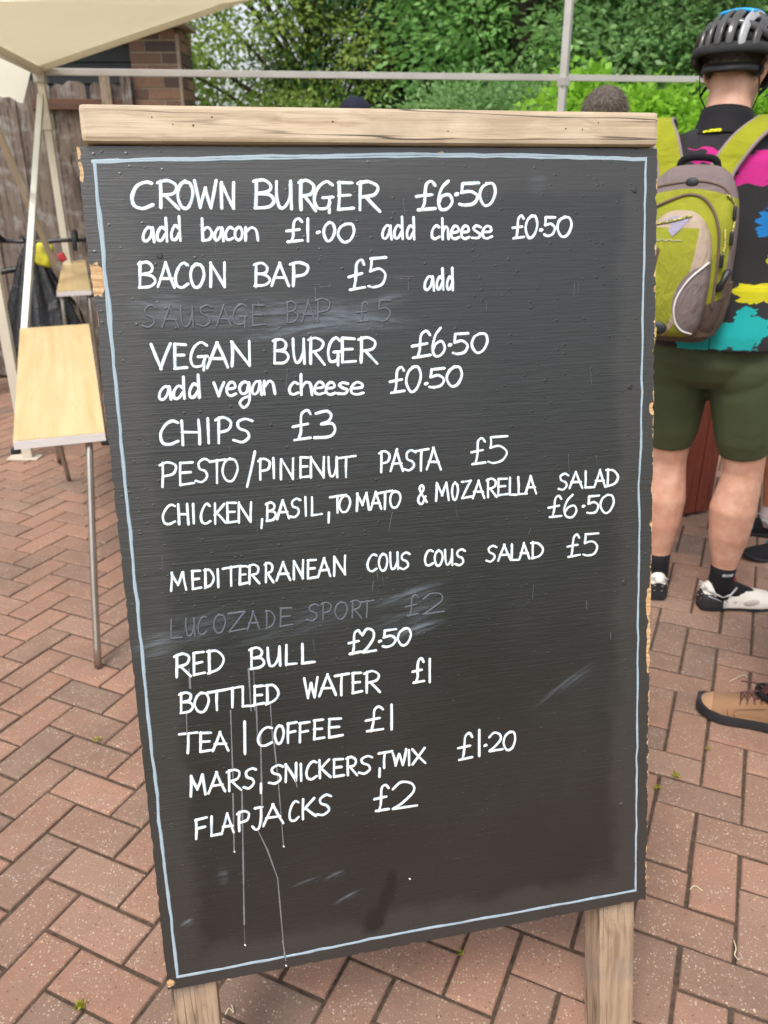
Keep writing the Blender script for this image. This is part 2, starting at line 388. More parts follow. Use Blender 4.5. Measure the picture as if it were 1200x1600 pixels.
def fabric(name, base, rough=.75, weave=900, var=.12, bs=.25, fold=0.):
    m, nt, b = newmat(name, rough, base, 0, .22); v = co_(nt)
    c = ramp(nt, noise(nt, v, 12, 4), [(.3, tuple(x*(1-var) for x in base)), (.7, tuple(min(1, x*(1+var)) for x in base))]); setc(nt, b, c)
    try: b.inputs['Sheen Weight'].default_value = .02
    except Exception: pass
    h = noise(nt, v, weave, 2)
    if fold: h = mth(nt, 'ADD', h, mth(nt, 'MULTIPLY', noise(nt, co_(nt, 'Object', (1,1,2.2)), 5, 4, .5, 1.8), fold*5))
    bump(nt, b, h, bs*(2.5 if fold else 1), .006 if fold else .002); return m
def skin(name, base):
    m, nt, b = newmat(name, .48, base); v = co_(nt)
    n = noise(nt, v, 25, 5, .6)
    c = ramp(nt, n, [(.3, (base[0]*.84, base[1]*.70, base[2]*.64)), (.7, (base[0]*1.08, base[1]*1.08, base[2]*1.06))])
    c = mix(nt, mapr(nt, noise(nt, v, 7, 3), .45, .7, 0, .4), c, (base[0]*.92, base[1]*.66, base[2]*.60))
    fr = nd(nt, 'TexVoronoi', {'Vector': v, 'Scale': 130.}); c = mix(nt, mth(nt, 'MULTIPLY', mth(nt, 'LESS_THAN', fr.outputs['Distance'], .16), mth(nt, 'MULTIPLY', mth(nt, 'GREATER_THAN', nd(nt, 'SeparateColor', {0: fr.outputs['Color']}).outputs[0], .8), .35)), c, (base[0]*.5, base[1]*.35, base[2]*.3))
    setc(nt, b, c); b.inputs['Subsurface Weight'].default_value = .12; b.inputs['Subsurface Radius'].default_value = (.012,.004,.002)
    bump(nt, b, noise(nt, v, 260, 4), .15, .001); return m
M['skin'] = skin('fair skin', (.60,.36,.265))
M['skin_tan'] = skin('tanned skin', (.42,.19,.11))
M['hair'] = simple('short brown hair', (.085,.06,.045), .7, var=.5, scale=90, bmp=.8, bscale=260, stretch=(1,1,.3), bdist=.004)
M['hair_grey'] = simple('short greying hair', (.085,.066,.052), .7, var=.4, scale=90, bmp=.8, bscale=260, stretch=(1,1,.3), bdist=.004)
M['shorts'] = fabric('olive lycra', (.066,.084,.040), .55, 1200, .1, .15, .6)
M['blackfab'] = fabric('black fabric', (.008,.0075,.009), .8)
M['navyfab'] = fabric('navy fabric', (.012,.014,.03), .8)
M['greyfab'] = fabric('grey fabric', (.16,.17,.18), .8, fold=1)
M['bluefab'] = fabric('denim', (.04,.06,.12), .8, fold=1)
M['greenfab'] = fabric('green shirt', (.05,.10,.06), .8, fold=1)
M['sockpink'] = fabric('pale sock', (.55,.46,.47), .85)
M['lime'] = fabric('lime nylon', (.32,.33,.015), .6, 700, .12, .3, 1.2)
M['packgrey'] = fabric('taupe nylon', (.215,.165,.16), .7, 700)
M['mesh'] = fabric('brown mesh', (.125,.085,.065), .8, 350, .25, .6)
M['piping'] = simple('reflective piping', (.62,.60,.58), .4)
M['whiteshoe'] = fabric('white leather', (.66,.61,.55), .45, 400, .06, .15)
M['meshgrey'] = fabric('pale mesh', (.46,.40,.36), .7, 900, .1, .4)
M['silver'] = simple('silver trim', (.45,.45,.45), .35, .3)
M['tan'] = fabric('tan nubuck', (.29,.165,.088), .85, 500, .12, .3, .5)
M['tan2'] = fabric('tan toe cap', (.33,.195,.11), .85, 500, .1, .3)
M['lace'] = simple('dark red lace', (.07,.02,.02), .7)
M['stitch'] = simple('brown stitching', (.16,.075,.04), .8)
M['teal'] = simple('teal plastic', (.0,.20,.26), .4)
M['helmet'] = simple('glossy graphite shell', (.055,.052,.052), .16, .0, var=.2, scale=8, bmp=.02)
M['helmetlt'] = simple('silver shell trim', (.35,.35,.36), .22, .2, var=.1, bmp=.02)
M['helmetblue'] = simple('bright blue shell', (.01,.30,.62), .25, var=.05, bmp=.02)
M['foam'] = simple('black foam', (.014,.014,.015), .85, var=.3, bmp=.5, bscale=500)
M['eye'] = simple('eye', (.6,.58,.56), .2)
M['binbag'] = None
def binbag():
    m, nt, b = newmat('black polythene', .25, (.012,.012,.014)); v = co_(nt, 'Object', (1,1,.4))
    bump(nt, b, noise(nt, v, 14, 5, .6, 1.5), .8, .02); return m
M['binbag'] = binbag()
def canopy_mat():
    m, nt, b = newmat('cream canopy fabric', .8, (.80,.78,.70)); v = co_(nt)
    c = ramp(nt, noise(nt, v, 3, 4), [(.3, (.78,.755,.67)), (.7, (.84,.82,.74))]); setc(nt, b, c)
    bump(nt, b, noise(nt, v, 4, 3), .4, .02)
    tr = nd(nt, 'BsdfTranslucent', {'Color': (.90,.86,.72)}); mx = nd(nt, 'MixShader', {0: .5}); out = nt.nodes['Material Output']
    nt.links.new(b.outputs[0], mx.inputs[1]); nt.links.new(tr.outputs[0], mx.inputs[2]); nt.links.new(mx.outputs[0], out.inputs[0]); return m
M['canopy'] = canopy_mat()
def leaf_mat(name, a, b_, c_, trans=.35):
    m, nt, b = newmat(name, .5, a, spec=.35); t = nd(nt, 'Attribute', attribute_name='tint').outputs['Fac']
    c = ramp(nt, t, [(0, a), (.5, b_), (1, c_)]); setc(nt, b, c)
    tr = nd(nt, 'BsdfTranslucent', {'Color': mix(nt, .5, c, tuple(min(1, x*1.6) for x in c_))}); mx = nd(nt, 'MixShader', {0: trans}); out = nt.nodes['Material Output']
    nt.links.new(b.outputs[0], mx.inputs[1]); nt.links.new(tr.outputs[0], mx.inputs[2]); nt.links.new(mx.outputs[0], out.inputs[0]); return m
M['leaf_lime'] = leaf_mat('lime leaves', (.09,.24,.015), (.19,.42,.03), (.32,.54,.06), .45)
M['leaf_mid'] = leaf_mat('mid green leaves', (.075,.19,.04), (.16,.34,.085), (.27,.46,.15))
M['leaf_pale'] = leaf_mat('yellow green leaves', (.11,.20,.03), (.20,.32,.06), (.32,.40,.09), .4)
M['leaf_soft'] = leaf_mat('soft green leaves', (.10,.21,.07), (.18,.33,.11), (.28,.43,.18), .4)
M['leaf_dark'] = leaf_mat('dark conifer needles', (.022,.07,.025), (.05,.13,.045), (.10,.21,.07), .2)
M['leaf_olive'] = leaf_mat('dark olive leaves', (.035,.075,.016), (.075,.125,.03), (.14,.19,.05), .3)  # darker olive leaf tones for the yew and the far wood
M['leaf_weed'] = leaf_mat('yellowed weed', (.14,.16,.015), (.24,.25,.02), (.36,.34,.04), .3)
M['bark'] = timber('bark', (.10,.075,.055), (.04,.03,.022), 2, 20, .9, .8)
M['weed'] = simple('weed', (.22,.33,.02), .7)
M['straw'] = simple('straw', (.55,.48,.32), .8)
def brick_mat():
    m, nt, b = newmat('brown brickwork', .9, (.2,.12,.09)); v = co_(nt)
    t = nd(nt, 'Attribute', attribute_name='tint').outputs['Fac']
    c = ramp(nt, t, [(0, (.07,.052,.048)), (.3, (.12,.078,.06)), (.6, (.20,.115,.078)), (1, (.28,.165,.10))])
    c = mix(nt, mapr(nt, noise(nt, v, 40, 5), .4, .7, 0, .5), c, (.10,.07,.055)); setc(nt, b, c)
    bump(nt, b, noise(nt, v, 150, 4), .6, .003); return m
M['brick'] = brick_mat()
M['mortar'] = simple('mortar', (.33,.26,.19), .95, var=.2, scale=60, bmp=.5)

# ------------------------------------------------------------------ ground
PA = -math.radians(24.3687); PP = .102
E1 = Vector((math.cos(PA), math.sin(PA), 0))*PP; E2 = Vector((-math.sin(PA), math.cos(PA), 0))*PP
PO = Vector((-.714645, 1.208553, 0))
def paving():
    s = MB(); s.tint = []
    g = .0078; bv = .005
    x0, x1, y0, y1 = -6.5, 6.5, -1.2, 9.0
    for i in range(-130, 150):
        for j in range(-110, 150):
            k = (i+j) % 4
            if k == 0: a, b = 2, 1
            elif k == 2: a, b = 1, 2
            else: continue
            c = PO+E1*(i+a/2)+E2*(j+b/2)
            if not (x0 < c.x < x1 and y0 < c.y < y1): continue
            far = c.y > 5 or abs(c.x) > 3.2
            c = c+Vector((R.gauss(0, .0007), R.gauss(0, .0007), R.gauss(0, .0008)))
            e1 = E1/PP; e2 = E2/PP; an = R.gauss(0, .006); e1 = (e1+e2*an); e2 = e2-E1/PP*an
            hx = a*PP/2-g/2; hy = b*PP/2-g/2; tx, ty = R.gauss(0, .006), R.gauss(0, .006)
            ring = lambda d, z: [c+e1*(sx*(hx-d))+e2*(sy*(hy-d))+Vector((0, 0, z+tx*sx*hx+ty*sy*hy)) for sx, sy in ((-1,-1), (1,-1), (1,1), (-1,1))]
            vs = ring(0, -.012)+ring(0, -bv*.8)+ring(bv*.45, -bv*.2)+ring(bv*1.3, 0)
            fs = [(12,13,14,15)]
            for q in range(3):
                for r in range(4): fs.append((q*4+r, q*4+(r+1) % 4, q*4+4+(r+1) % 4, q*4+4+r))
            s.add(vs, fs); t = R.random(); s.tint += [t]*16
    o = s.build('paving', M['paver'], recalc=False); struct(o)
    q = MB(); q.add([(x0-.1,y0-.1,-.0065), (x1+.1,y0-.1,-.0065), (x1+.1,y1+.1,-.0065), (x0-.1,y1+.1,-.0065)], [(0,1,2,3)]); struct(q.build('joint_sand', M['joint'], recalc=False))
    q = MB(); q.add([(-150,-150,-.03), (150,-150,-.03), (150,150,-.03), (-150,150,-.03)], [(0,1,2,3)]); struct(q.build('ground', M['grass'], recalc=False))
paving()

# ------------------------------------------------------------------ menu board
B0 = Vector((-.39065594, 1.11813725, 1.49678596))
BX = Vector((.978234575, .207502004, .000185361)).normalized(); BY = Vector((.04446198, -.21813772, -.97490464)).normalized()
BN = BY.cross(BX).normalized()
def buv(px, py):
    p = onplane(px, py, B0, BN)-B0; return p.dot(BX), p.dot(BY)
def bp(u, v, d=0.): return B0+BX*u+BY*v+BN*d
SMEARS = [(425, 492, .20, .032, 0.02, .55), (250, 480, .05, .03, .1, .55), (560, 500, .10, .022, .1, .6), (480, 515, .12, .012, -.1, .7), (600, 470, .05, .012, -.15, .5),
          (640, 930, .07, .014, -.2, .7), (650, 985, .06, .011, -.2, 1.0), (645, 960, .08, .03, -.2, .35), (300, 985, .10, .035, -.2, .35), (240, 1010, .04, .03, -.1, .5), (470, 975, .15, .03, -.2, .22),
          (880, 1072, .075, .006, -.55, .5), (900, 1065, .05, .01, -.5, .3), (545, 1402, .03, .006, -.35, .7), (525, 1368, .022, .007, -.3, .5), (295, 1442, .014, .008, -.4, .8), (350, 1368, .012, .022, 0, .35), (480, 1378, .03, .004, -.2, .5),
          (840, 285, .02, .02, 0, .25), (620, 250, .10, .008, 0, .35)]
mboard = board_mat()
leg_foot_z = 0.
tb = thing('menu_board', 'tall black A-frame menu board with hand painted white prices, pine top rail and pine legs', 'menu board', (bp(BW/2, 0).x, (bp(BW/2, 1.5).y+1.45)/2, 0), math.atan2(BX.y, BX.x))
def build_panel():
    s = MB(); n = 160; out = []
    def jag(a, k): return (R.random()**2)*a*(1 if R.random() < k else .2)
    for i in range(n): out.append((BW*i/n, jag(.0015, .3)))
    for i in range(n): v = BH*i/n; out.append((BW-jag(.0045, .6 if v > .7 else .2), v))
    for i in range(n): out.append((BW*(1-i/n), BH-jag(.003, .4)))
    for i in range(n): v = BH*(1-i/n); u = jag(.002, .4); u += .004*math.exp(-((v-.21)/.03)**2); out.append((u, v))
    k = len(out); vs = [bp(u, v, 0) for u, v in out]+[bp(u, v, -.012) for u, v in out]
    fs = [tuple(range(k)), tuple(range(2*k-1, k-1, -1))]; s.add(vs, fs, 0)
    s.uv = [(u, v) for u, v in out]*2
    s.add([], [], 1)
    for i in range(k): s.f.append([i, (i+1) % k, k+(i+1) % k, k+i]); s.m.append(1)
    return s.build('panel', [mboard, M['rawwood']], tb)
panel = build_panel()
def bboard(name, u0, u1, v0, v1, d0, d1, mat, bev=.003, parent=tb, wob=0):
    """beam aligned with the board: local frame axes = board axes so the grain follows it"""
    s = MB(); L = []
    sx, sy, sz = u1-u0, v1-v0, d1-d0
    o_ = MB(); o_.box((0,0,0), (sx, sz, sy)); ob = o_.build(name, mat, parent, local=True, bevel=bev)
    Mx = Matrix((BX, -BN, -BY)).transposed().to_4x4(); Mx.translation = bp((u0+u1)/2, (v0+v1)/2, (d0+d1)/2)
    ob.matrix_basis = wm(parent).inverted() @ Mx
    return ob
ut, vt = buv(124, 163); ub, vb = buv(128, 224)
topv = -.0475
rail = bboard('top_rail', .0085, .804, topv, -.0022, -.05, .011, M['pine'], .006)
for (px, py) in ((237,183), (270,194), (302,196), (331,183), (884,201), (910,202), (935,192), (520,190), (700,205)):
    q_ = onplane(px, py, bp(0, 0, .011), BN); s = MB(); s.tube([q_-BN*.003, q_+BN*.0004], .0011*R.uniform(.7, 1.3), 8); s.build('nail_hole', M['screw'], rail)  # small dark stubs added to stand for the dark of nail holes
# legs: behind the panel, running to the ground
kk = (bp(0, BH).z)/(-BY.z)
vend = BH+kk-.004
uL0, _ = buv(268, 1560); uL1, _ = buv(340, 1545); 
uR0, _ = buv(942, 1440); uR1, _ = buv(994, 1430)
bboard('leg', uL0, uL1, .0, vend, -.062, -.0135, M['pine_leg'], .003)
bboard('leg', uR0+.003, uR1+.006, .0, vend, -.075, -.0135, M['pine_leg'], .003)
# rear frame (second half of the A), hinged under the top rail
top = bp(0, .02, -.085); 
for u in (.055, .72):
    a = bp(u, .03, -.1); bfoot = Vector((a.x-BN.x*.43-.0, a.y-BN.y*.43*1.0, .0)); 
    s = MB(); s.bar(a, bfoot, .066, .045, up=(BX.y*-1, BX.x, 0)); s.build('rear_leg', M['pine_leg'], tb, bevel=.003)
s = MB(); a = bp(.03, .03, -.1); d = Vector((-BN.x*.43, -BN.y*.43, -a.z)); p = a+d*.72; s.bar(p, p+BX*.74, .02, .07, up=(0,0,1)); s.build('rear_brace', M['pine_leg'], tb, bevel=.003)
# screws
for (px, py) in ((992, 299), (985, 606), (976, 911), (973, 1258), (250, 400)):
    u, v = buv(px, py); s = MB()
    s.tube([bp(u, v, .0002), bp(u, v, .0016)], [.0042, .0030], 12); s.build('screw', M['screw'], panel, smooth=True)
# ---- strokes
def cat(pts, n=7):
    P = [Vector(p) for p in pts]; o = []
    for i in range(len(P)-1):
        a = P[i-1] if i else P[0]*2-P[1]; b, c = P[i], P[i+1]; d = P[i+2] if i+2 < len(P) else P[-1]*2-P[-2]
        for k in range(n):
            t = k/n; o.append(.5*((2*b)+(c-a)*t+(2*a-5*b+4*c-d)*t*t+(3*b-a-3*c+d)*t**3))
    o.append(P[-1]); return o
zc = [0]
def ribbon(s, pts, wd, h=.0006, wob=.06, taper=False):
    """domed brush stroke on the board; pts in board metres"""
    P = [Vector((p[0], p[1])) for p in pts]
    Q = [P[0]]
    for p in P[1:]:
        L = (p-Q[-1]).length
        if L < .0004: continue
        n = max(1, int(L/.004)); a = Q[-1].copy()
        for k in range(1, n+1): Q.append(a.lerp(p, k/n))
    if len(Q) < 2: Q.append(Q[0]+Vector((.0006, 0)))
    zc[0] = (zc[0]+1) % 11; z0 = .00035+zc[0]*.00005
    hw = wd/2; d0 = (Q[0]-Q[1]).normalized(); d1 = (Q[-1]-Q[-2]).normalized()
    st = [(Q[0]+d0*hw*math.cos(t), hw*max(.08, math.sin(t)), d0*-1) for t in (.0, .35, .8, 1.2)]
    mid = []
    ph = R.random()*9
    for i in range(len(Q)):
        d = (Q[min(i+1, len(Q)-1)]-Q[max(i-1, 0)]).normalized()
        ww = hw*(1+wob*1.5*math.sin(ph+i*.28)+wob*.6*math.sin(ph*2+i*1.1)+wob*.5*R.uniform(-1, 1))
        if taper: ww *= 1-.6*i/len(Q)
        mid.append((Q[i], ww, d))
    eh = hw*(.4 if taper else 1)
    en = [(Q[-1]+d1*eh*math.cos(t), eh*max(.08, math.sin(t)), d1) for t in (1.2, .8, .35, .0)]
    rows = []
    for (p, ww, d) in st+mid+en:
        nrm = Vector((-d.y, d.x)); row = []
        for k, hh in ((-1, 0), (-.78, .6), (-.35, .95), (.35, .95), (.78, .6), (1, 0)):
            q = p+nrm*ww*k; row.append(bp(q.x, q.y, z0+h*hh*min(1, ww/hw) if hh else .0001))
        rows.append(row)
    b = len(s.v); n = 6
    if s.tint is None: s.tint = []
    ph2 = R.random()*20; load = R.uniform(.72, 1.05)
    for i, r in enumerate(rows):
        s.v += r; q_ = load+.16*math.sin(ph2+i*.33)+.12*math.sin(ph2*2+i*.9); s.tint += [.0, .32*q_, .95*q_, .95*q_, .32*q_, .0]
    for i in range(len(rows)-1):
        for k in range(n-1):
            s.f.append([b+i*n+k, b+i*n+k+1, b+(i+1)*n+k+1, b+(i+1)*n+k]); s.m.append(0)
G = {
'A': 'l0,0 .52,1;l.5,1 1,-.02;l.15,.36 .86,.34', 'B': 'l.12,1 .08,0;c0,.95 .5,1.02 .86,.84 .74,.6 .2,.52;c.25,.53 .8,.46 1,.24 .7,.03 .05,0',
'C': 'c1,.93 .72,1 .35,.84 .08,.45 .18,.08 .55,-.02 1,.12', 'D': 'l.12,1 .1,0;c0,.97 .6,.93 1,.52 .7,.14 .02,-.02', 'E': 'l.12,1 .08,0;l.1,1 .92,.98;l.1,.53 .78,.53;l.08,0 1,.04',
'F': 'l.15,1 .1,-.02;l.1,1 1,1.02;l.12,.52 .85,.55', 'G': 'c1,.88 .68,1 .25,.8 .04,.4 .22,.04 .7,.06 .85,.25;l.5,.42 1,.42;l.86,.42 .82,-.12', 'H': 'l.08,1 .12,-.03;l.95,1 1,-.03;l.1,.5 .97,.48',
'I': 'l.45,1 .55,0', 'J': 'c.9,1 .85,.4 .65,-.05 .3,-.12 0,.08;l.3,1 1,1', 'K': 'l.12,1 .1,-.02;l.92,.98 .1,.42;l.3,.5 1,0', 'L': 'l.12,1 .08,.02;l.08,.01 1,.0',
'M': 'l.05,0 .12,1;l.12,1 .5,.3;l.5,.3 .82,1;l.82,1 1,.0', 'N': 'l.05,.0 .08,1;l.08,1 .88,0;l.88,0 .92,1', 'O': 'c.5,1 .15,.82 .0,.42 .25,.02 .68,.04 1,.5 .85,.9 .42,.97',
'P': 'l.18,1 .14,-.02;c0,.92 .5,1.02 1,.84 .85,.5 .2,.4', 'R': 'l.15,1 .12,-.02;c0,.94 .5,1.02 .92,.84 .78,.54 .2,.45;l.35,.46 1,-.06', 'S': 'c1,.9 .65,1 .25,.85 .3,.6 .72,.45 .82,.2 .45,.0 0,.08',
'T': 'l0,.93 1,1;l.48,.97 .44,-.02', 'U': 'c.05,1 .05,.45 .22,.05 .55,.08 .85,.45 .92,.95;l.92,1 .95,.0', 'V': 'l0,1 .48,0;l.48,0 1,1', 'W': 'l0,1 .25,.0;l.25,0 .5,.72;l.5,.72 .74,0;l.74,0 1,1',
'X': 'l0,1 1,0;l.95,1 .02,0', 'Z': 'l0,.97 .95,1;l.95,1 .05,.02;l.05,.0 1,.05', '/': 'l1,1 0,0', '|': 'l.6,1 .4,0', ',': 'l.8,1 .2,0', '.': 'd.5,.5',
'&': 'c1,.1 .5,.55 .3,.85 .55,1 .7,.8 .2,.35 .2,.08 .55,.0 .9,.4',
'0': 'c.55,1 .15,.8 .0,.4 .3,.0 .72,.1 1,.55 .85,.95 .45,.98', '1': 'l.55,1 .5,0', '2': 'c0,.78 .35,1 .8,.9 .85,.6 .4,.22 .0,.03;l.0,.02 1,.05', '3': 'c.1,.95 .6,1 .85,.85 .7,.62 .35,.55;c.35,.55 .85,.5 1,.25 .7,.02 .0,.02',
'5': 'l.15,1 1,1;l.15,.98 .1,.58;c.1,.58 .6,.64 .95,.4 .75,.08 .3,.0 0,.05', '6': 'c.7,1 .3,.75 .05,.35 .2,.02 .65,.0 1,.25 .8,.5 .35,.45 .1,.25', '£': 'c1,.86 .8,1 .52,.88 .45,.5 .42,.25 .3,.02;l.0,.47 .82,.52;l.08,.01 1,.04',
'a': 'c.9,.88 .5,1 .12,.6 .05,.15 .35,.02 .7,.35 .88,.9;l.88,.98 1,-.02', 'b': 'l.1,1.65 .12,.0;c.12,.75 .6,1 .98,.6 .75,.1 .3,.0 .1,.12', 'c': 'c1,.9 .6,1 .1,.6 .1,.15 .5,.0 1,.14',
'd': 'c.85,.8 .45,.98 .08,.55 .1,.1 .45,.04 .85,.5;l.88,1.6 .95,.0', 'e': 'c.1,.5 .9,.58 .85,.92 .45,1 .08,.6 .12,.15 .5,.0 1,.12', 'g': 'c.9,.85 .5,1 .1,.65 .25,.2 .65,.25 .88,.9;c.9,.95 .95,.2 .85,-.5 .45,-.85 .1,-.55 .4,-.2 .9,-.05',
'h': 'l.1,1.6 .1,.0;c.1,.5 .5,.95 .85,.85 .95,.4 1,.0', 'n': 'l.1,1 .08,.0;c.1,.6 .5,1 .85,.85 .95,.4 1,.0', 'o': 'c.5,1 .1,.75 .05,.3 .4,.0 .85,.15 1,.6 .75,.95 .4,.98', 's': 'c.95,.9 .5,1 .2,.8 .5,.55 .9,.35 .7,.05 .05,.06', 'v': 'l0,1 .45,.0;l.45,0 1,1', }
def upvec(px): return Vector((-(.108+(-.123)*(px-190)/830)*.55, -1))      # image direction of a letter's upright
def glyph(s, ch, xl, xr, yb, cap, wd, slope=0.):
    ip = wd/.0072*2.5; xl, xr = (xl+ip, xr-ip) if xr-xl > 2.6*ip else ((xl+xr)/2-(xr-xl)*.12, (xl+xr)/2+(xr-xl)*.12)
    if cap > 18: yb -= ip; cap -= 2*ip
    W = xr-xl
    def tr(x, y):
        q = upvec((xl+xr)/2); x_ = xl+W*x+q.x*cap*y*0+(-q.x)*0; return buv(xl+W*x+q.x*cap*y*.6, yb+slope*W*x-cap*y)
    for st in G[ch].split(';'):
        pts = [tuple(float(a) for a in p.split(',')) for p in st[1:].split()]
        pts = [(a+R.gauss(0, .012), b+R.gauss(0, .010)) for a, b in pts]
        if st[0] == 'd': u = tr(*pts[0]); ribbon(s, [u, (u[0]+.0015, u[1]-.0005)], wd*1.25)
        elif st[0] == 'c': ribbon(s, [tr(p.x, p.y) for p in cat(pts)], wd*R.uniform(.93, 1.05))
        else: 
            (xa, ya), (xb, yb2) = pts[0], pts[1]; mx, my = (xa+xb)/2+R.gauss(0, .015), (ya+yb2)/2
            ribbon(s, [tr(p.x, p.y) for p in cat([(xa, ya), (mx, my), (xb, yb2)], 4)], wd*R.uniform(.95, 1.06))
# each row: list of (text, [xl,xr per letter], baseline-y at first and last letter, letter height), photo pixels on the board plane
ROWS = [
 [('CROWN', [203,240,246,281,277,304,303,341,344,370], 326, 328, 45), ('BURGER', [396,430,430,459,466,495,489,522,526,554,558,595], 328, 330, 46), ('£6', [650,682,682,709], 331, 329, 47), ('.', [709,717], 325, 325, 40), ('50', [717,750,748,776], 325, 324, 39)],
 [('add', [222,243,244,264,266,285], 379, 378, 25), ('bacon', [314,334,334,351,351,366,366,381,381,405], 378, 377, 23), ('£1', [447,474,476,487], 381, 379, 38), ('.', [494,500], 374, 374, 20), ('00', [505,525,527,556], 379, 380, 32), ('add', [596,614,614,632,634,650], 376, 376, 24), ('cheese', [673,688,689,703,703,719,719,735,736,753,752,770], 376, 375, 23), ('£0', [800,820,820,841], 376, 374, 38), ('.', [842,848], 368, 368, 14), ('50', [849,869,869,895], 373, 372, 32)],
 [('BACON', [216,245,246,275,272,296,297,321,327,356], 451, 450, 40), ('BAP', [397,424,424,453,453,483], 449, 448, 38), ('£5', [544,572,575,606], 456, 449, 48), ('add', [662,680,681,695,697,710], 456, 455, 24)],
 [('VEGAN', [236,270,271,295,297,326,323,358,360,396], 579, 573, 42), ('BURGER', [427,453,457,479,482,509,511,534,532,558,560,591], 570, 568, 40), ('£6', [643,674,674,697], 562, 558, 44), ('.', [700,706], 552, 552, 24), ('50', [707,734,736,764], 556, 554, 34)],
 [('add', [248,270,270,292,295,315], 627, 623, 24), ('vegan', [334,353,353,371,372,394,393,411,411,432], 621, 617, 24), ('cheese', [451,468,468,490,490,509,508,526,526,547,547,570], 619, 618, 22), ('£0', [609,634,634,660], 618, 612, 42), ('.', [663,669], 610, 610, 18), ('50', [670,697,697,724], 609, 605, 32)],
 [('CHIPS', [249,281,282,315,323,331,338,364,365,397], 696, 692, 40), ('£3', [458,488,491,526], 690, 685, 46)],
 [('PESTO', [250,278,280,306,306,330,328,355,348,374], 761, 752, 38), ('/', [386,402], 762, 762, 58), ('PINENUT', [404,424,426,432,438,463,468,486,484,511,513,530,528,558], 750, 746, 34), ('PASTA', [593,611,610,632,631,652,648,672,666,691], 739, 735, 35), ('£5', [736,760,763,795], 728, 724, 42)],
 [('CHICKEN', [253,276,278,297,301,307,313,331,334,355,354,373,372,397], 821, 817, 33), (',', [408,413], 825, 825, 14), ('BASIL', [416,434,433,454,453,472,476,482,486,505], 816, 805, 31), (',', [513,517], 816, 816, 15), ('TOMATO', [516,543,530,550,556,579,579,598,591,616,609,628], 804, 794, 29), ('&', [651,669], 789, 789, 31), ('MOZARELLA', [680,704,706,718,721,739,738,759,760,778,777,795,795,809,808,825,820,840], 785, 772, 29), ('SALAD', [872,890,889,912,913,928,928,948,947,968], 767, 761, 28)],
 [('£6', [857,879,880,903], 812, 809, 36), ('.', [909,915], 800, 800, 14), ('50', [917,938,938,961], 806, 802, 30)],
 [('MEDITERRANEAN', [266,294,300,317,320,337,340,345,349,379,374,389,388,408,414,430,432,456,458,478,480,498,497,519,521,544], 925, 899, 31), ('COUS', [573,591,592,608,609,625,624,643], 894, 891, 28), ('COUS', [663,679,679,694,695,710,711,729], 886, 884, 26), ('SALAD', [760,778,778,800,798,813,811,829,830,851], 880, 873, 27), ('£5', [886,908,911,937], 873, 869, 37)],
 [('RED', [274,301,302,323,325,353], 1060, 1049, 37), ('BULL', [391,416,418,442,446,466,471,494], 1047, 1035, 34), ('£2', [545,567,567,590], 1025, 1020, 39), ('.', [592,597], 1005, 1005, 3), ('50', [598,622,622,645], 1013, 1008, 29)],
 [('BOTTLED', [282,305,305,330,326,358,352,381,378,400,397,416,416,439], 1116, 1099, 33), ('WATER', [476,500,499,528,524,549,550,569,570,597], 1092, 1081, 34), ('£1', [645,665,668,678], 1070, 1066, 39)],
 [('TEA', [282,312,312,335,333,360], 1178, 1173, 32), ('|', [382,388], 1178, 1178, 51), ('COFFEE', [402,428,430,447,449,467,467,487,490,510,513,538], 1167, 1152, 31), ('£1', [572,602,608,619], 1146, 1140, 41)],
 [('MARS', [297,325,327,355,356,380,381,404], 1245, 1230, 34), (',', [408,412], 1238, 1238, 15), ('SNICKERS', [421,446,446,468,470,475,478,498,498,520,521,541,542,561,561,585], 1226, 1209, 30), (',', [593,597], 1214, 1214, 13), ('TWIX', [592,615,613,638,638,644,645,668], 1202, 1194, 27), ('£1', [716,741,746,755], 1190, 1184, 43), ('.', [757,762], 1167, 1167, 3), ('20', [765,788,787,808], 1176, 1172, 32)],
 [('FLAPJACKS', [305,327,330,350,347,369,372,393,395,414,412,446,452,470,472,497,496,521], 1312, 1272, 33), ('£2', [586,611,615,655], 1270, 1262, 44)],
]
GHOST = [
 [('SAUSAGE', [222,247,253,281,282,305,308,334,338,363,363,388,393,417], 513, 510, 35), ('BAP', [447,467,472,493,493,517], 506, 503, 35), ('£5', [557,577,590,613], 505, 503, 34)],
 [('LUCOZADE', [267,287,291,308,309,326,335,355,358,387,387,408,416,432,437,460], 998, 978, 30), ('SPORT', [480,501,503,520,524,545,549,567,564,587], 972, 964, 28), ('£2', [635,656,662,697], 965, 957, 34)],
]
def write(rows, mat, wd, name):
    for row in rows:
        s = MB()
        for (txt, xs, y0, y1, cap) in row:
            if s.v and txt not in ('.', '50', '00', '20'): s.build(name, mat, panel, recalc=False, smooth='all'); s = MB()
            n = len(txt); xa, xb = xs[0], xs[-1]
            for i, ch in enumerate(txt):
                xl, xr = xs[2*i], xs[2*i+1]; f = (xl-xa)/max(1, xb-xa); sl = (y1-y0)/max(1, xb-xa)
                glyph(s, ch, xl, xr, y0+(y1-y0)*f+R.gauss(0, .5), cap*(1+R.gauss(0, .02)), wd, sl)
        s.build(name, mat, panel, recalc=False, smooth='all')
write(ROWS[:1], M['white'], .0052, 'lettering'); write(ROWS[1:6], M['white'], .0046, 'lettering'); write(ROWS[6:10], M['white'], .0040, 'lettering'); write(ROWS[10:], M['white'], .0044, 'lettering')
write(GHOST, M['ghost'], .0032, 'wiped_lettering')
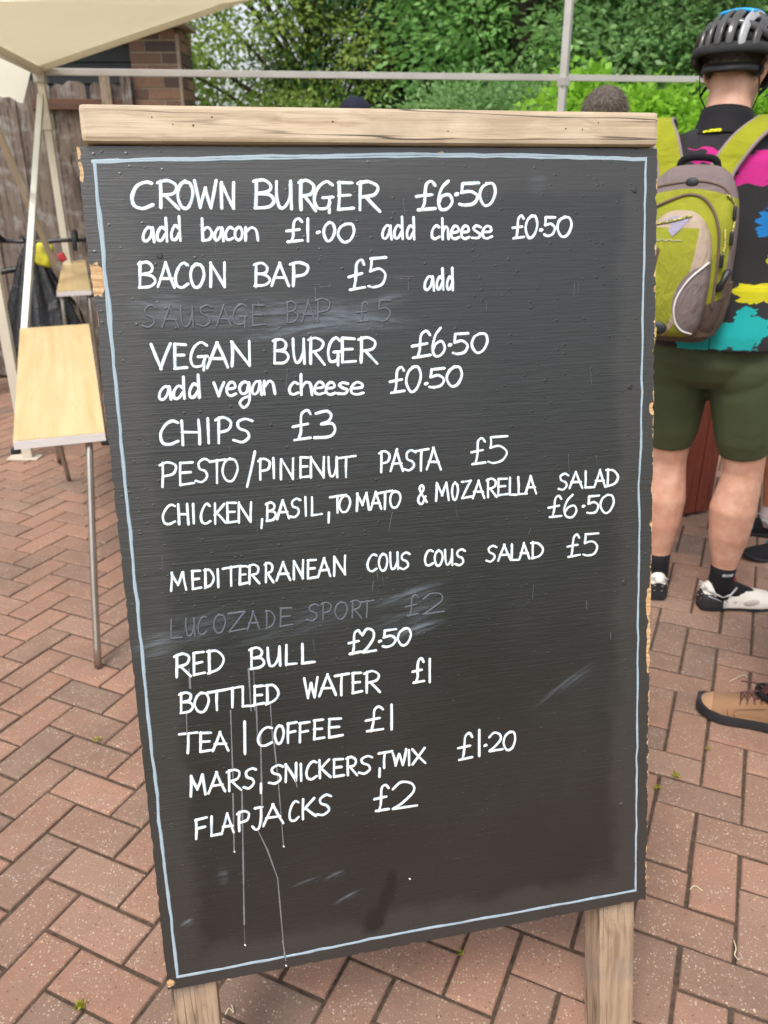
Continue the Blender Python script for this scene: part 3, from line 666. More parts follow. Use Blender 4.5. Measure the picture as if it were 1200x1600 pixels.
# border line, brushed twice
s = MB()
def pline(pts, wd, jit):
    q = [Vector(buv(*p)) for p in pts]; o = []
    for i in range(len(q)-1):
        n = max(2, int((q[i+1]-q[i]).length/.02))
        for k in range(n): o.append(q[i].lerp(q[i+1], k/n)+Vector((R.gauss(0, jit), R.gauss(0, jit))))
    o.append(q[-1]); ribbon(s, o, wd, .0004, .08)
pline([(145,252), (400,246), (600,242), (800,243), (1008,250)], .0046, .0004)
pline([(146,254), (400,249), (600,246), (800,247), (1008,252)], .003, .0005)
pline([(148,254), (168,450), (190,690), (213,920), (236,1140), (258,1340), (280,1526)], .0048, .0005)
pline([(150,300), (191,700), (236,1145), (262,1375)], .003, .0006)
pline([(280,1526), (420,1500), (640,1456), (800,1428), (995,1392)], .0046, .0004)
pline([(1009,250), (1005,480), (1002,700), (999,760), (1000,860), (998,960), (997,1150), (995,1392)], .0036, .0005)
s.build('painted_border', M['border'], panel, recalc=False, smooth='all')
# drips
s = MB()
for pts, wd in (([(297,1046), (299,1075)], .004), ([(293,1110), (294,1150)], .003), ([(390,1045), (394,1110)], .0035), ([(398,1045), (400,1110)], .002), ([(362,1110), (366,1215)], .0028), ([(402,1098), (404,1150)], .0028), ([(424,1098), (428,1160)], .0025), ([(366,1240), (368,1328)], .003), ([(380,1237), (381,1285), (384,1444)], .0032), ([(384,1444), (385,1474)], .001),
                ([(409,1150), (412,1290)], .0034), ([(430,1160), (437,1225)], .0030), ([(437,1225), (445,1320)], .0022), ([(405,1297), (420,1328), (436,1372), (447,1494)], .0028), ([(463,1215), (466,1230)], .002), ([(444,1470), (449,1500)], .003)):
    s = MB(); ribbon(s, [buv(*p) for p in pts], wd*.85, .0003, .12); s.build('paint_drip', M['drip'], panel, recalc=False, smooth='all')
s = MB()
for px, py in ((368,1330), (385,1476), (445,1322), (449,1508), (642,1373)):
    u = buv(px, py); s = MB(); ribbon(s, [u, (u[0]+.0006, u[1]+.001)], .0026, .0006, .1); s.build('paint_spot', M['white'], panel, recalc=False, smooth='all')
s = MB()
for k in range(34):
    px = R.uniform(220, 960); py = R.choice([R.uniform(470, 720), R.uniform(260, 480), R.uniform(760, 1000)]); L = R.uniform(8, 34)
    s = MB(); ribbon(s, [buv(px, py), buv(px+R.gauss(0, 2), py+L)], R.uniform(.0003, .0006), .0001, .2); s.build('fine_scratch', M['drip'], panel, recalc=False, smooth='all')
for k in range(10):
    px = R.uniform(450, 620); py = R.uniform(425, 475); L = R.uniform(15, 40)
    s = MB(); ribbon(s, [buv(px, py), buv(px+L, py-L*.03)], .0004, .0001, .2); s.build('fine_scratch', M['drip'], panel, recalc=False, smooth='all')

# ------------------------------------------------------------------ gazebo
GC = atY(62, 112, 6.0)                         # rear corner under the canopy
foot2 = atZ(45, 716, 0)
gdir = Vector((foot2.x-GC.x, foot2.y-GC.y, 0)).normalized(); gperp = Vector((-gdir.y, gdir.x, 0))
if gperp.x < 0: gperp = -gperp
GF = Vector((foot2.x, foot2.y, GC.z))
gz = thing('gazebo', 'folding gazebo with cream canopy and pale metal frame with crossing struts, beside the fence', 'gazebo', (GC.x, GC.y, 0))
def leg(name, p, zt, wd, mat, parent, pad=True):
    s = MB(); s.bar((p.x, p.y, .012), (p.x, p.y, zt), wd, wd, up=(gdir.x, gdir.y, 0)); s.bar((p.x, p.y, zt*.45), (p.x, p.y, zt*.452), wd+.004, wd+.004, up=(gdir.x, gdir.y, 0))
    o = s.build(name, mat, parent, bevel=.003)
    if pad:
        s = MB(); s.box((p.x-.02, p.y, .006), (.17, .085, .008)); s.build('foot_plate', mat, o, bevel=.002)
    return o
leg('leg', GC, GC.z, .046, M['alu_warm'], gz); leg('leg', GF, GF.z+.05, .05, M['alu_warm'], gz)
nrm = gperp.copy()
GR = GC+gperp*4.5
s = MB(); s.bar(GC, GF, .05, .042); s.build('eave_rail', M['alu_warm'], gz, bevel=.003)
pR = atY(1085, 124, GC.y+.75); s = MB(); s.bar(GC, GC+(pR-GC)*1.03, .026, .042); s.build('eave_rail', M['alu_grey'], gz, bevel=.003)
RRp = GC+(pR-GC)*1.03; leg('leg', RRp, RRp.z, .04, M['alu_grey'], gz)
# corner bracket and slider
s = MB(); s.box(GC+Vector((0,0,-.02)), (.075, .075, .09)); s.build('corner_bracket', M['alu_grey'], gz, bevel=.006)
s = MB(); s.box((GC.x, GC.y, GC.z-.3), (.068, .068, .1)); s.build('slider', M['alu_warm'], gz, bevel=.006)
def strut(pxs, off, mat, wd=.022, dp=.04):
    a = onplane(*pxs[0], GC+gperp*off, gperp); b = onplane(*pxs[1], GC+gperp*off, gperp)
    s = MB(); s.bar(a, b, wd, dp, up=gperp); return s.build('strut', mat, gz, bevel=.003)
strut([(64,150), (36,560)], .055, M['alu'], .04, .035); strut([(-30,140), (96,440)], -.0, M['alu_warm'], .035, .03)
# canopy: left slope, hip seam and the front slope
pk = atY(400, -14, 5.3); 
def sheet(P, nu, nv, sag, name, mat, parent, th=.004):
    s = MB(); a, b, c = P      # triangle a-b base, c apex
    rows = []
    for i in range(nv+1):
        t = i/nv; l = a.lerp(c, t); r = b.lerp(c, t)
        for j in range(nu+1):
            q = l.lerp(r, j/nu); k = math.sin(PI*j/nu)*math.sin(PI*min(1, t*1.0))*sag; rows.append(q-Vector((0,0,k)))
    n = nu+1; b0 = len(rows); s.v = rows+[p+Vector((0,0,th)) for p in rows]
    for i in range(nv):
        for j in range(nu):
            q = [i*n+j, i*n+j+1, (i+1)*n+j+1, (i+1)*n+j]; s.f.append(q); s.f.append([x+b0 for x in q[::-1]]); s.m += [0, 0]
    bd = [(0, j) for j in range(nu)]
    return s.build(name, mat, parent, smooth='all', recalc=False)
gO = GC+Vector((0,0,.03)); gF2 = GF+gdir*.35+Vector((0,0,.03))
sheet((gO, gF2, pk), 14, 14, .05, 'canopy', M['canopy'], gz)
frontR = gF2+gperp*1.7+Vector((0,0,.1))
sheet((gF2, frontR, pk+Vector((0,0,.002))), 14, 14, .05, 'canopy', M['canopy'], gz)
s = MB(); hem = [gO.lerp(pk, t/12)-Vector((0,0,.012)) for t in range(13)]; s.tube(hem, .026, 8, flat=.9); s.build('canopy_hem', M['canopy'], gz, smooth='all')
# loose scrap of valance outside the corner
s = MB(); base = [GC.lerp(GF, t)+Vector((-.06,0,.02)) for t in np.linspace(-.02, .95, 24)]; vs = base+[p+Vector((-.09, 0, -.20-.008*math.sin(i*1.1))) for i, p in enumerate(base)]
s.add(vs, [(i, i+1, 25+i, 24+i) for i in range(23)]); s.build('valance', M['canopy'], gz, smooth='all', recalc=False)
# free standing pole right of centre
pb = atY(881, 120, 5.6); 
pt = thing('pole', 'slim grey metal pole rising behind the right part of the menu board', 'pole', (pb.x, pb.y, 0))
s = MB(); s.bar((pb.x, pb.y, .01), (pb.x, pb.y, 3.0), .044, .044, up=(.5,.8,0)); s.build('shaft', M['alu_grey'], pt, bevel=.004)
s = MB(); s.box((pb.x, pb.y, .006), (.16, .16, .01)); s.build('base_plate', M['alu_grey'], pt, bevel=.002)
s = MB(); s.box((pb.x, pb.y, atY(881, 128, 5.6).z), (.056, .056, .05), rot=Matrix.Rotation(.56, 3, 'Z')); s.build('clamp', M['alu_grey'], pt, bevel=.004)

# ------------------------------------------------------------------ tables
def table(name, label, nl, nr, bl, br, h, legs, th=.026, tap=1.0, group=None):
    c = (nl+nr+bl+br)/4; ax = ((bl+br)/2-(nl+nr)/2).normalized(); sx = Vector((ax.y, -ax.x, 0))
    t = thing(name, label, 'table', (c.x, c.y, 0), math.atan2(ax.y, ax.x)-PI/2, group)
    s = MB(); P = [nl, nr, br, bl]
    s.add([p-Vector((0,0,th)) for p in P]+[p-Vector((0,0,.0015)) for p in P], [(0,1,5,4), (1,2,6,5), (2,3,7,6), (3,0,4,7), (3,2,1,0), (4,5,6,7)]); s.build('edge_band', M['edgeband'], t)
    cc = c; s = MB(); ins = [p+(cc-p).normalized()*.004 for p in P]; up = Vector((0,0,.0008))
    s.add([p-Vector((0,0,.0005)) for p in ins]+[p+up for p in ins], [(0,1,5,4), (1,2,6,5), (2,3,7,6), (3,0,4,7), (3,2,1,0), (4,5,6,7)]); s.build('tabletop', M['laminate'], t)
    for p in (nl, nr):
        s = MB(); s.box(p+(c-p).normalized()*.016-Vector((0,0,.034)), (.028, .028, .018), rot=Matrix.Rotation(math.atan2(ax.y, ax.x)-PI/2, 3, 'Z')); s.build('corner_cap', M['blackplastic'], t, bevel=.005)
    for (a, b) in legs:
        d = (b-a); pts = cat([a+Vector((0,0,-.0))-Vector((d.x, d.y, 0)).normalized()*-.0+ax*.10, a+ax*.05-Vector((0,0,.005)), a-Vector((0,0,.03)), a.lerp(b, .5), b], 6)
        s = MB(); s.tube(pts, .0115, 12); s.build('leg', M['chrome'], t, smooth='all')
    return t
TH = .72
nl, nr, bl_, br_ = atZ(20,690,TH), atZ(164,676,TH), atZ(31,513,TH), atZ(139,506,TH)
lf = atZ(153, 1042, .008); la = atZ(132, 700, TH-.03); la2 = nl.lerp(nr, .12)-Vector((0,0,.03))
farl = atZ(108, 750, .008)
ax = ((bl_+br_)/2-(nl+nr)/2).normalized()
def L(px, py, z): return atZ(px, py, z)
top_l = nl.lerp(nr, .8)+ax*.03-Vector((0,0,.03))
table('folding_table', 'long folding table with light beech top, nearest to the left edge of the menu board', nl, nr, bl_, br_, TH,
      [(top_l, lf), (farl+Vector((.05,-.25,TH-.04)), farl), (bl_.lerp(br_, .25)-ax*.3-Vector((0,0,.03)), Vector(((bl_.lerp(br_, .25)-ax*.12).x, (bl_.lerp(br_, .25)-ax*.12).y, .01)))])
T2 = .86
q = [atZ(88,456,T2), atZ(142,453,T2), atZ(98,410,T2), atZ(133,406,T2)]
ax2 = ((q[2]+q[3])/2-(q[0]+q[1])/2).normalized()
tl = [q[0].lerp(q[1], .12)+ax2*.05-Vector((0,0,.03)), q[0].lerp(q[1], .92)+ax2*.05-Vector((0,0,.03)), q[2].lerp(q[3], .15)-ax2*.1-Vector((0,0,.03)), q[2].lerp(q[3], .85)-ax2*.1-Vector((0,0,.03))]
table('folding_table', 'small beech-topped folding table beyond the long table, in front of the gazebo leg', *q, T2, [(a, Vector((a.x+(.0), a.y-(.06 if i < 2 else -.06), .01))) for i, a in enumerate(tl)])

# ------------------------------------------------------------------ fence, building
F0 = Vector((-4.6, 5.46, 0)); F1 = Vector((-1.84, 6.50, 0)); fd = (F1-F0).normalized(); fl = (F1-F0).length; fn = Vector((fd.y, -fd.x, 0))
ft = thing('fence', 'weathered grey brown close-board fence with uneven pointed tops behind the gazebo', 'fence', (F0+F1)/2, math.atan2(fd.y, fd.x))
x = 0; s = MB(); i = 0
while x < fl-.14:
    wd = R.uniform(.10, .135); h = 2.06+R.gauss(0, .022); off = (.008 if i % 2 else -.006)+R.gauss(0, .002); ln = R.gauss(0, .012)
    p = F0+fd*(x+wd/2)+fn*off; hw = wd/2+.006; cut = R.uniform(.01, .03); cl = R.uniform(.02, .05)
    prof = [(-hw, .03), (hw, .03), (hw, h-cl), (hw*.55, h-cut*.3), (-hw*.5, h), (-hw, h-cut-.01)]
    A = [p+fd*(a+ln*b/2)+Vector((0,0,b))+fn*.009 for a, b in prof]; Bq = [a-fn*.018 for a in A]
    k = len(A); s.add(A+Bq, [tuple(range(k)), tuple(range(2*k-1, k-1, -1))]+[(j, (j+1) % k, k+(j+1) % k, k+j) for j in range(k)])
    x += wd+R.uniform(.0, .008); i += 1
s.build('boards', M['fence'], ft)
s = MB(); s.bar(F0+fd*(fl-.66)+fn*.035+Vector((0,0,1.90)), F1+fn*.035+Vector((0,0,1.91)), .04, .07); s.build('rail', M['fence_rail'], ft, bevel=.004)
s = MB(); s.bar(F0-fn*.035+Vector((0,0,.5)), F1-fn*.035+Vector((0,0,.5)), .04, .08); s.build('rail', M['fence_rail'], ft, bevel=.004)
for k, (d_, m_) in enumerate(((fl-.16, 'fence_post'), (fl-.02, 'fence'))):
    p = F0+fd*d_+fn*.05; s = MB(); s.bar(p+Vector((0,0,0)), p+Vector((0,0,2.10)), .07, .05, up=fn); s.build('post', M[m_], ft, bevel=.005)
# building with brick pier
PX0, PX1, PYF = -1.80, -1.44, 6.5
bt = thing('building', 'dark weatherboarded outbuilding with brown brick corner pier behind the fence', 'building', (-3.2, 7.4, 0))
def brick_pier(x0, x1, yf, yb, zt):
    s = MB(); s.tint = []; z = 0; row = 0; c = .075; wd = x1-x0
    while z < zt-.02:
        for face in (0, 1):
            Lc = wd if face == 0 else yb-yf; seq = [.5, 1, .22] if row % 2 else [1, .5, .22]
            pos = 0; kk = 0; parts = ([.215, .1025, .5] if row % 2 else [.1025, .215, .5]) if face == 0 else ([.1025, .215]*6 if row % 2 else [.215, .215]*5)
            while pos < Lc-.005:
                bl = min(parts[kk % len(parts)], Lc-pos); kk += 1
                if bl > .03:
                    cx = (x0+pos+bl/2, yf+.02, z+.0325) if face == 0 else (x1-.02, yf+.0425+pos+bl/2, z+.0325)
                    sz = (bl, .044, .064) if face == 0 else (.044, bl, .064)
                    n0 = len(s.v); s.box(cx, sz); s.tint += [R.random()]*(len(s.v)-n0)
                pos += bl+.0105
        z += c; row += 1
    s.build('brick_pier', M['brick'], bt, recalc=True)
    q = MB(); q.box(((x0+x1)/2-.004, (yf+yb)/2+.004, zt/2), (wd-.012, yb-yf-.0, zt)); q.build('mortar_core', M['mortar'], bt)
brick_pier(PX0, PX1, PYF, 6.83, 2.36)
s = MB()
for k in range(17):
    z = .1+k*.14; a = Vector((-5.6, 0, z)); y0_ = PYF+.12
    s.add([(-5.6, y0_-.012, z), (PX0-.004, y0_-.012, z), (PX0-.004, y0_+.012, z+.145), (-5.6, y0_+.012, z+.145), (-5.6, y0_+.03, z), (PX0-.004, y0_+.03, z), (PX0-.004, y0_+.03, z+.145), (-5.6, y0_+.03, z+.145)], [(0,1,2,3), (0,4,5,1), (5,6,2,1), (4,0,3,7), (7,3,2,6), (4,7,6,5)])
s.build('cladding', M['weatherboard'], bt)
s = MB(); s.box((-3.55, PYF+.05, 2.415), (4.35, .5, .03)); s.build('soffit', M['soffit'], bt, bevel=.004)
s = MB(); s.box((-3.55, PYF-.215, 2.475), (4.38, .03, .14)); s.build('fascia', M['soffit'], bt, bevel=.004)
s = MB(); s.tube([(-5.7, PYF-.28, 2.49), (-1.35, PYF-.28, 2.49)], .05, 12); s.build('gutter', M['blackplastic'], bt, smooth='all')
s = MB()
for r in range(12):
    z0 = 2.55+r*.02-.0; y = PYF-.26+r*.22; s.box((-3.55, y+.13, 2.545+r*.085), (4.4, .26, .03), rot=Matrix.Rotation(math.radians(19), 3, 'X'))
s.build('roof', M['rooftile'], bt)

# ------------------------------------------------------------------ bin bag and bicycle
bb0 = onplane(46, 376, GC-gperp*.16, gperp)
gk = thing('bin_bag', 'black plastic bin bag tied to the gazebo struts beside the fence', 'bin bag', (bb0.x, bb0.y, .2))
s = MB(); rings = []
zt, zb = bb0.z, .22; n = 56
for i in range(30):
    t = i/29; z = zt+(zb-zt)*t
    r = .018+.245*(min(1, t*1.25)**.85) if t < .85 else .263*math.sqrt(max(.02, 1-((t-.85)/.15)**2))
    fold = .16*(1-t*.65)*min(1, t*8)
    rings.append([Vector((bb0.x+.02*t+r*1.05*math.cos(a)*(1+fold*math.sin(9*a+2*t)+fold*.6*math.sin(17*a+5*t)), bb0.y-.02+r*.8*math.sin(a)*(1+fold*math.sin(9*a+2*t)+fold*.6*math.cos(13*a)), z)) for a in [2*PI*k/n for k in range(n)]])
s.loft(rings); s.build('bag', M['binbag'], gk, smooth='all')
s = MB(); s.ell(bb0+Vector((0,0,.01)), (.045,.035,.03), 12, 8)
for a in (.3, 1.6, 2.9, 4.0, 5.3): s.tube([bb0, bb0+Vector((.05*math.cos(a), .03*math.sin(a), .03)), bb0+Vector((.10*math.cos(a), .05*math.sin(a), .035+.03*math.sin(a*3)))], [.018, .016, .006], 6, flat=.4)
fuse(s, 'knot', M['binbag'], gk, .006, 3, local=False)

def bicycle():
    hb = atY(65, 378, 5.75); bd = Vector((-.94, -.35, 0)).normalized(); side = Vector((bd.y, -bd.x, 0))
    ang = math.atan2(-bd.y, -bd.x)
    t = thing('bicycle', 'dark bicycle with black handlebar leaning by the fence behind the bin bag', 'bicycle', (hb.x, hb.y, 0))
    fx = Vector((hb.x+.05, hb.y+.0, .34)); r_ = Vector((0,0,0)); head = Vector((hb.x, hb.y, .92)); headb = Vector((hb.x+.03, hb.y, .74))
    bb = Vector((hb.x, hb.y, .29))+bd*.55; seat = Vector((hb.x, hb.y, .86))+bd*.72; rear = Vector((hb.x, hb.y, .34))+bd*.98
    def wheel(c, axis):
        axis = axis.normalized(); e = axis.cross(Vector((0,0,1))).normalized(); f = Vector((0,0,1))
        s = MB(); ring = [[c+(e*math.cos(a)+f*math.sin(a))*(.335+.014*math.cos(b))+axis*.014*math.sin(b) for b in [2*PI*k/8 for k in range(8)]] for a in [2*PI*k/48 for k in range(48)]]; s.loft(ring, False, closed=True); w_ = s.build('wheel', M['blackrubber'], t, smooth='all')
        s = MB(); ring = [[c+(e*math.cos(a)+f*math.sin(a))*(.312+.008*math.cos(b))+axis*.010*math.sin(b) for b in [2*PI*k/6 for k in range(6)]] for a in [2*PI*k/48 for k in range(48)]]; s.loft(ring, False, closed=True)
        for k in range(24): a = 2*PI*k/24; s.tube([c+axis*.03*(1 if k % 2 else -1), c+(e*math.cos(a)+f*math.sin(a))*.31], .0012, 5)
        s.tube([c-axis*.045, c+axis*.045], .018, 12); s.build('rim', M['chrome'], w_, smooth=True)
    wheel(rear, side); wheel(fx+side*0, (bd*.9+side*.45))
    s = MB(); s.tube([head, headb], .02, 12); s.tube([headb, bb], .022, 12); s.tube([head-Vector((0,0,.04)), seat-Vector((0,0,.08))], .019, 12); s.tube([seat, bb], .018, 12)
    for k in (-1, 1): s.tube([bb+side*.02*k, rear+side*.05*k], .01, 8); s.tube([seat-Vector((0,0,.08))+side*.015*k, rear+side*.05*k], .009, 8)
    s.build('frame', M['blackplastic'], t, smooth=True)
    fa = (bd*.9+side*.45).normalized(); s = MB()
    for k in (-1, 1): s.tube([headb-Vector((0,0,.02)), headb+fa*.05*k-Vector((0,0,.06)), fx+fa*.05*k], [.014,.014,.009], 10)
    s.build('fork', M['blackplastic'], t, smooth='all')
    s = MB(); ha = Vector((.995, .1, 0)); s.tube([hb+Vector((0,0,-.03)), hb+Vector((0,-.02,.0))], .016, 10); s.tube([hb-ha*.30+Vector((0,0,.01)), hb-ha*.12+Vector((0,-.02,.005)), hb, hb+ha*.12+Vector((0,-.02,.01)), hb+ha*.30+Vector((0,0,.01))], .014, 10); h_ = s.build('handlebar', M['blackplastic'], t, smooth='all')
    for k in (-1, 1):
        s = MB(); p = hb+ha*.24*k+Vector((0,-.03,.02)); s.tube([p, p+Vector((.02*k,-.06,.045)), p+Vector((.03*k,-.10,.02)), p+Vector((.02*k,-.09,-.06))], [.017,.02,.017,.012], 10, round_=True); s.build('brake_lever', M['blackrubber'], h_, smooth='all')
    s = MB(); s.ell(seat+Vector((0,0,.10))+bd*.03, (.13,.065,.03), 16, 8, rot=Matrix.Rotation(ang, 3, 'Z')); s.tube([seat, seat+Vector((0,0,.10))], .013, 10); s.build('saddle', M['blackrubber'], t, smooth='all')
    p = atY(72, 396, 5.6); s = MB(); s.box(p+Vector((-.012,0,-.01)), (.11,.07,.15), rot=Matrix.Rotation(.25, 3, 'Y')); s.build('yellow_bag', M['yellowbag'], t, bevel=.025, smooth='all')
    p = atY(97, 402, 5.58); s = MB(); s.box(p, (.045,.03,.055), rot=Matrix.Rotation(-.4, 3, 'Y')); s.build('red_light', M['redplastic'], t, bevel=.006, smooth='all')
    s = MB(); s.tube([bb-side*.06, bb+side*.06], .03, 12); s.tube([bb-side*.06, bb-side*.07+Vector((.05,0,-.16))], .011, 8); s.tube([bb+side*.06, bb+side*.07+Vector((-.05,0,.16))], .011, 8); s.build('crank', M['chrome'], t, smooth=True)
bicycle()

# ------------------------------------------------------------------ wooden planter
w0 = atZ(1044, 813, 0); w1 = atZ(1100, 803, 0); wd_ = Vector((w1.x-w0.x, w1.y-w0.y, 0)).normalized(); wn_ = Vector((-wd_.y, wd_.x, 0))
wc = w0+wd_*.0; pl = thing('wooden_counter', 'red brown stained wooden counter of upright planks behind the cyclist', 'counter', w0+wd_*.03+wn_*.22, math.atan2(wd_.y, wd_.x))
s = MB(); Lw = .30
for (a, dirv, nn, Ln) in ((w0-wd_*.12, wd_, wn_, .36), (w0-wd_*.12+wd_*.36, wn_, -wd_, .45), (w0-wd_*.12+wd_*.36+wn_*.45, -wd_, -wn_, .36), (w0-wd_*.12+wn_*.45, -wn_, wd_, .45)):
    k = max(3, round(Ln/.085)); pw = Ln/k
    for i in range(k):
        p = a+dirv*(pw*(i+.5)); s.bar(p+nn*.012+Vector((0,0,.015)), p+nn*.012+Vector((0,0,.92)), pw-.005, .02, up=nn)
s.build('plank_side', M['redwood'], pl, bevel=.002)
s = MB(); c = w0-wd_*.12+wd_*.18+wn_*.225+Vector((0,0,.935)); s.box(c, (.42,.50,.03), rot=Matrix.Rotation(math.atan2(wd_.y, wd_.x), 3, 'Z')); s.build('top', M['redwood'], pl, bevel=.004)
s = MB(); c = w0-wd_*.12+wd_*.18+wn_*.225+Vector((0,0,.04)); s.box(c, (.30,.39,.03), rot=Matrix.Rotation(math.atan2(wd_.y, wd_.x), 3, 'Z')); s.build('bottom', M['redwood'], pl)

def leaf_mesh(name, C, A, L_, W_, tint, mat, parent=None):
    n = len(C); A = A/np.linalg.norm(A, axis=1)[:, None]
    Nn = NR.normal(size=(n, 3))*.75+np.array([0, 0, .8]); B = np.cross(A, Nn); B /= np.linalg.norm(B, axis=1)[:, None]; U = np.cross(B, A)
    L_ = L_[:, None]; W_ = W_[:, None]
    v = np.stack([C, C+A*L_*.45+B*W_+U*W_*.35, C+A*L_, C+A*L_*.45-B*W_+U*W_*.35], 1).reshape(-1, 3)
    me = bpy.data.meshes.new(name); me.vertices.add(4*n); me.vertices.foreach_set('co', v.astype(np.float32).ravel())
    me.loops.add(4*n); me.loops.foreach_set('vertex_index', np.arange(4*n, dtype=np.int32)); me.polygons.add(n)
    me.polygons.foreach_set('loop_start', np.arange(0, 4*n, 4, dtype=np.int32)); me.polygons.foreach_set('loop_total', np.full(n, 4, np.int32))
    a = me.attributes.new('tint', 'FLOAT', 'POINT'); a.data.foreach_set('value', np.repeat(np.clip(tint, 0, 1), 4).astype(np.float32))
    me.materials.append(mat); me.update(calc_edges=True); o = bpy.data.objects.new(name, me); COL.objects.link(o)
    if parent is not None: o.parent = parent
    return o
# ------------------------------------------------------------------ people
def ering(c, rx, ry, n=24, yaw=0, pw=2.0):
    o = []
    for k in range(n):
        a = 2*PI*k/n; ca, sa = math.cos(a), math.sin(a)
        x = math.copysign(abs(ca)**(2/pw), ca)*rx; y = math.copysign(abs(sa)**(2/pw), sa)*ry
        o.append(Vector(c)+Vector((x*math.cos(yaw)-y*math.sin(yaw), x*math.sin(yaw)+y*math.cos(yaw), 0)))
    return o
TORSO = [(.78,.085,.070,-.002), (.81,.140,.108,-.006), (.86,.170,.130,-.012), (.93,.178,.135,-.012), (1.0,.172,.125,-.004), (1.08,.165,.120,.004), (1.16,.168,.122,.006), (1.26,.178,.126,.004), (1.36,.188,.124,-.004), (1.43,.180,.110,-.010), (1.48,.125,.085,-.014), (1.515,.075,.07,-.012)]
def torso(s, J, k=1.0, inf=0., z0=0, z1=9):
    r = []
    for z, rx, ry, yo in TORSO:
        if z < z0-.001 or z > z1+.001: continue
        t = (z-.8)/.715; cx = J['pelvis'].x*(1-t)+J['neck'].x*t; cy = J['pelvis'].y*(1-t)+J['neck'].y*t
        r.append(ering((cx, cy+yo*k, z*J['zs']), rx*k+inf, ry*k+inf))
    s.loft(r)
def hand(s, wr, d, palm_n, k=1.0, curl=.5, side=1):
    d = d.normalized(); n = palm_n.normalized(); x = d.cross(n).normalized()
    s.tube([wr-d*.01, wr+d*.045*k, wr+d*.088*k], [(.026*k,.019*k), (.040*k,.016*k), (.041*k,.013*k)], 14, round_=True, up=n)
    for i, (off, ln) in enumerate(((-.033,.070), (-.011,.079), (.011,.074), (.033,.057))):
        p = wr+d*.088*k+x*off*k; c1 = (d*math.cos(curl*.5)+n*math.sin(curl*.5)); c2 = (d*math.cos(curl*1.3)+n*math.sin(curl*1.3)); c3 = (d*math.cos(curl*2.0)+n*math.sin(curl*2.0))
        a = p+c1*ln*.42*k; b = a+c2*ln*.33*k; c = b+c3*ln*.25*k
        s.tube([p-d*.015, p, a, b, c], [.0092*k,.0092*k,.0086*k,.0078*k,.0068*k], 8, round_=True)
    p = wr+d*.025*k-x*side*.032*k; t1 = (d*.7-x*side*.6+n*.25).normalized(); t2 = (d*.9-x*side*.15+n*.4).normalized()
    s.tube([p, p+t1*.035*k, p+t1*.035*k+t2*.032*k, p+t1*.035*k+t2*.055*k], [.0135*k,.0115*k,.0100*k,.0080*k], 8, round_=True)
def head(s, c, Rm, k=1.0):
    """skull with face; local +y is forward"""
    rows = [(-.125,.022,.020,.062), (-.112,.040,.042,.052), (-.085,.055,.064,.036), (-.05,.066,.082,.016), (-.01,.073,.093,.004), (.03,.077,.097,-.002), (.065,.073,.092,-.006), (.095,.056,.072,-.008), (.113,.032,.042,-.008), (.12,.010,.014,-.008)]
    T = lambda p: c+Rm @ (Vector(p)*k)
    s.loft([[T((rx*math.cos(2*PI*a/20), yo+ry*math.sin(2*PI*a/20), z)) for a in range(20)] for z, rx, ry, yo in rows])
    s.tube([T((0,.090,.025)), T((0,.106,-.005)), T((0,.116,-.028)), T((0,.100,-.040))], [.008*k,.011*k,.015*k,.010*k], 8, round_=True)
    s.tube([T((-.030,.082,-.070)), T((0,.094,-.070)), T((.030,.082,-.070))], [.005*k,.008*k,.005*k], 8, round_=True)
    s.tube([T((-.055,.070,.035)), T((-.025,.092,.042)), T((.025,.092,.042)), T((.055,.070,.035))], .009*k, 8, round_=True)
    for e in (-1, 1):
        pts = [T((.074*e,-.005,-.040)), T((.083*e,-.014,-.020)), T((.088*e,-.022,.008)), T((.084*e,-.016,.025)), T((.078*e,-.002,.024))]
        s.tube(pts, [.008*k,.011*k,.013*k,.011*k,.007*k], 8, round_=True)
        s.ell(T((.080*e,-.008,-.008)), (.006*k,.018*k,.028*k), 10, 8, rot=Rm)
M['strand'] = leaf_mat('hair strands', (.05,.036,.026), (.13,.095,.07), (.28,.23,.18), .05)
def shoe_upper(s, heel, d, L, k=1.0, infl=0., lo=.016, t0=0., t1=1., hgt=1.0, collar=.1):
    d = d.normalized(); x = Vector((d.y, -d.x, 0)); rings = []
    prof = [(0,.024,.075,.0), (.04,.031,.092,0), (.12,.036,.100,0), (.26,.037,.098,.0), (.36,.037,.094,0), (.48,.040,.082,0), (.62,.046,.066,0), (.75,.049,.056,0), (.86,.044,.050,0), (.94,.033,.043,0), (.985,.018,.034,0), (1,.006,.026,0)]
    for t, hw, h, _ in prof:
        if t < t0-1e-6 or t > t1+1e-6: continue
        c = heel+d*L*t; o = []; hw = hw*k+infl; h = lo+(h-lo)*hgt*k+infl
        for a in range(18):
            an = 2*PI*a/18; ca, sa = math.cos(an), math.sin(an); zz = h*(sa**.75 if sa > 0 else 0) if sa > 0 else 0
            xx = math.copysign(abs(ca)**.7, ca)*hw*(1-.22*max(0, sa)**2 if sa > 0 else 1)
            o.append(c+x*xx+Vector((0,0, lo+(h-lo)*(max(0, sa)**.8) - (.004*(-sa) if sa < 0 else 0))))
        rings.append(o)
    s.loft(rings)
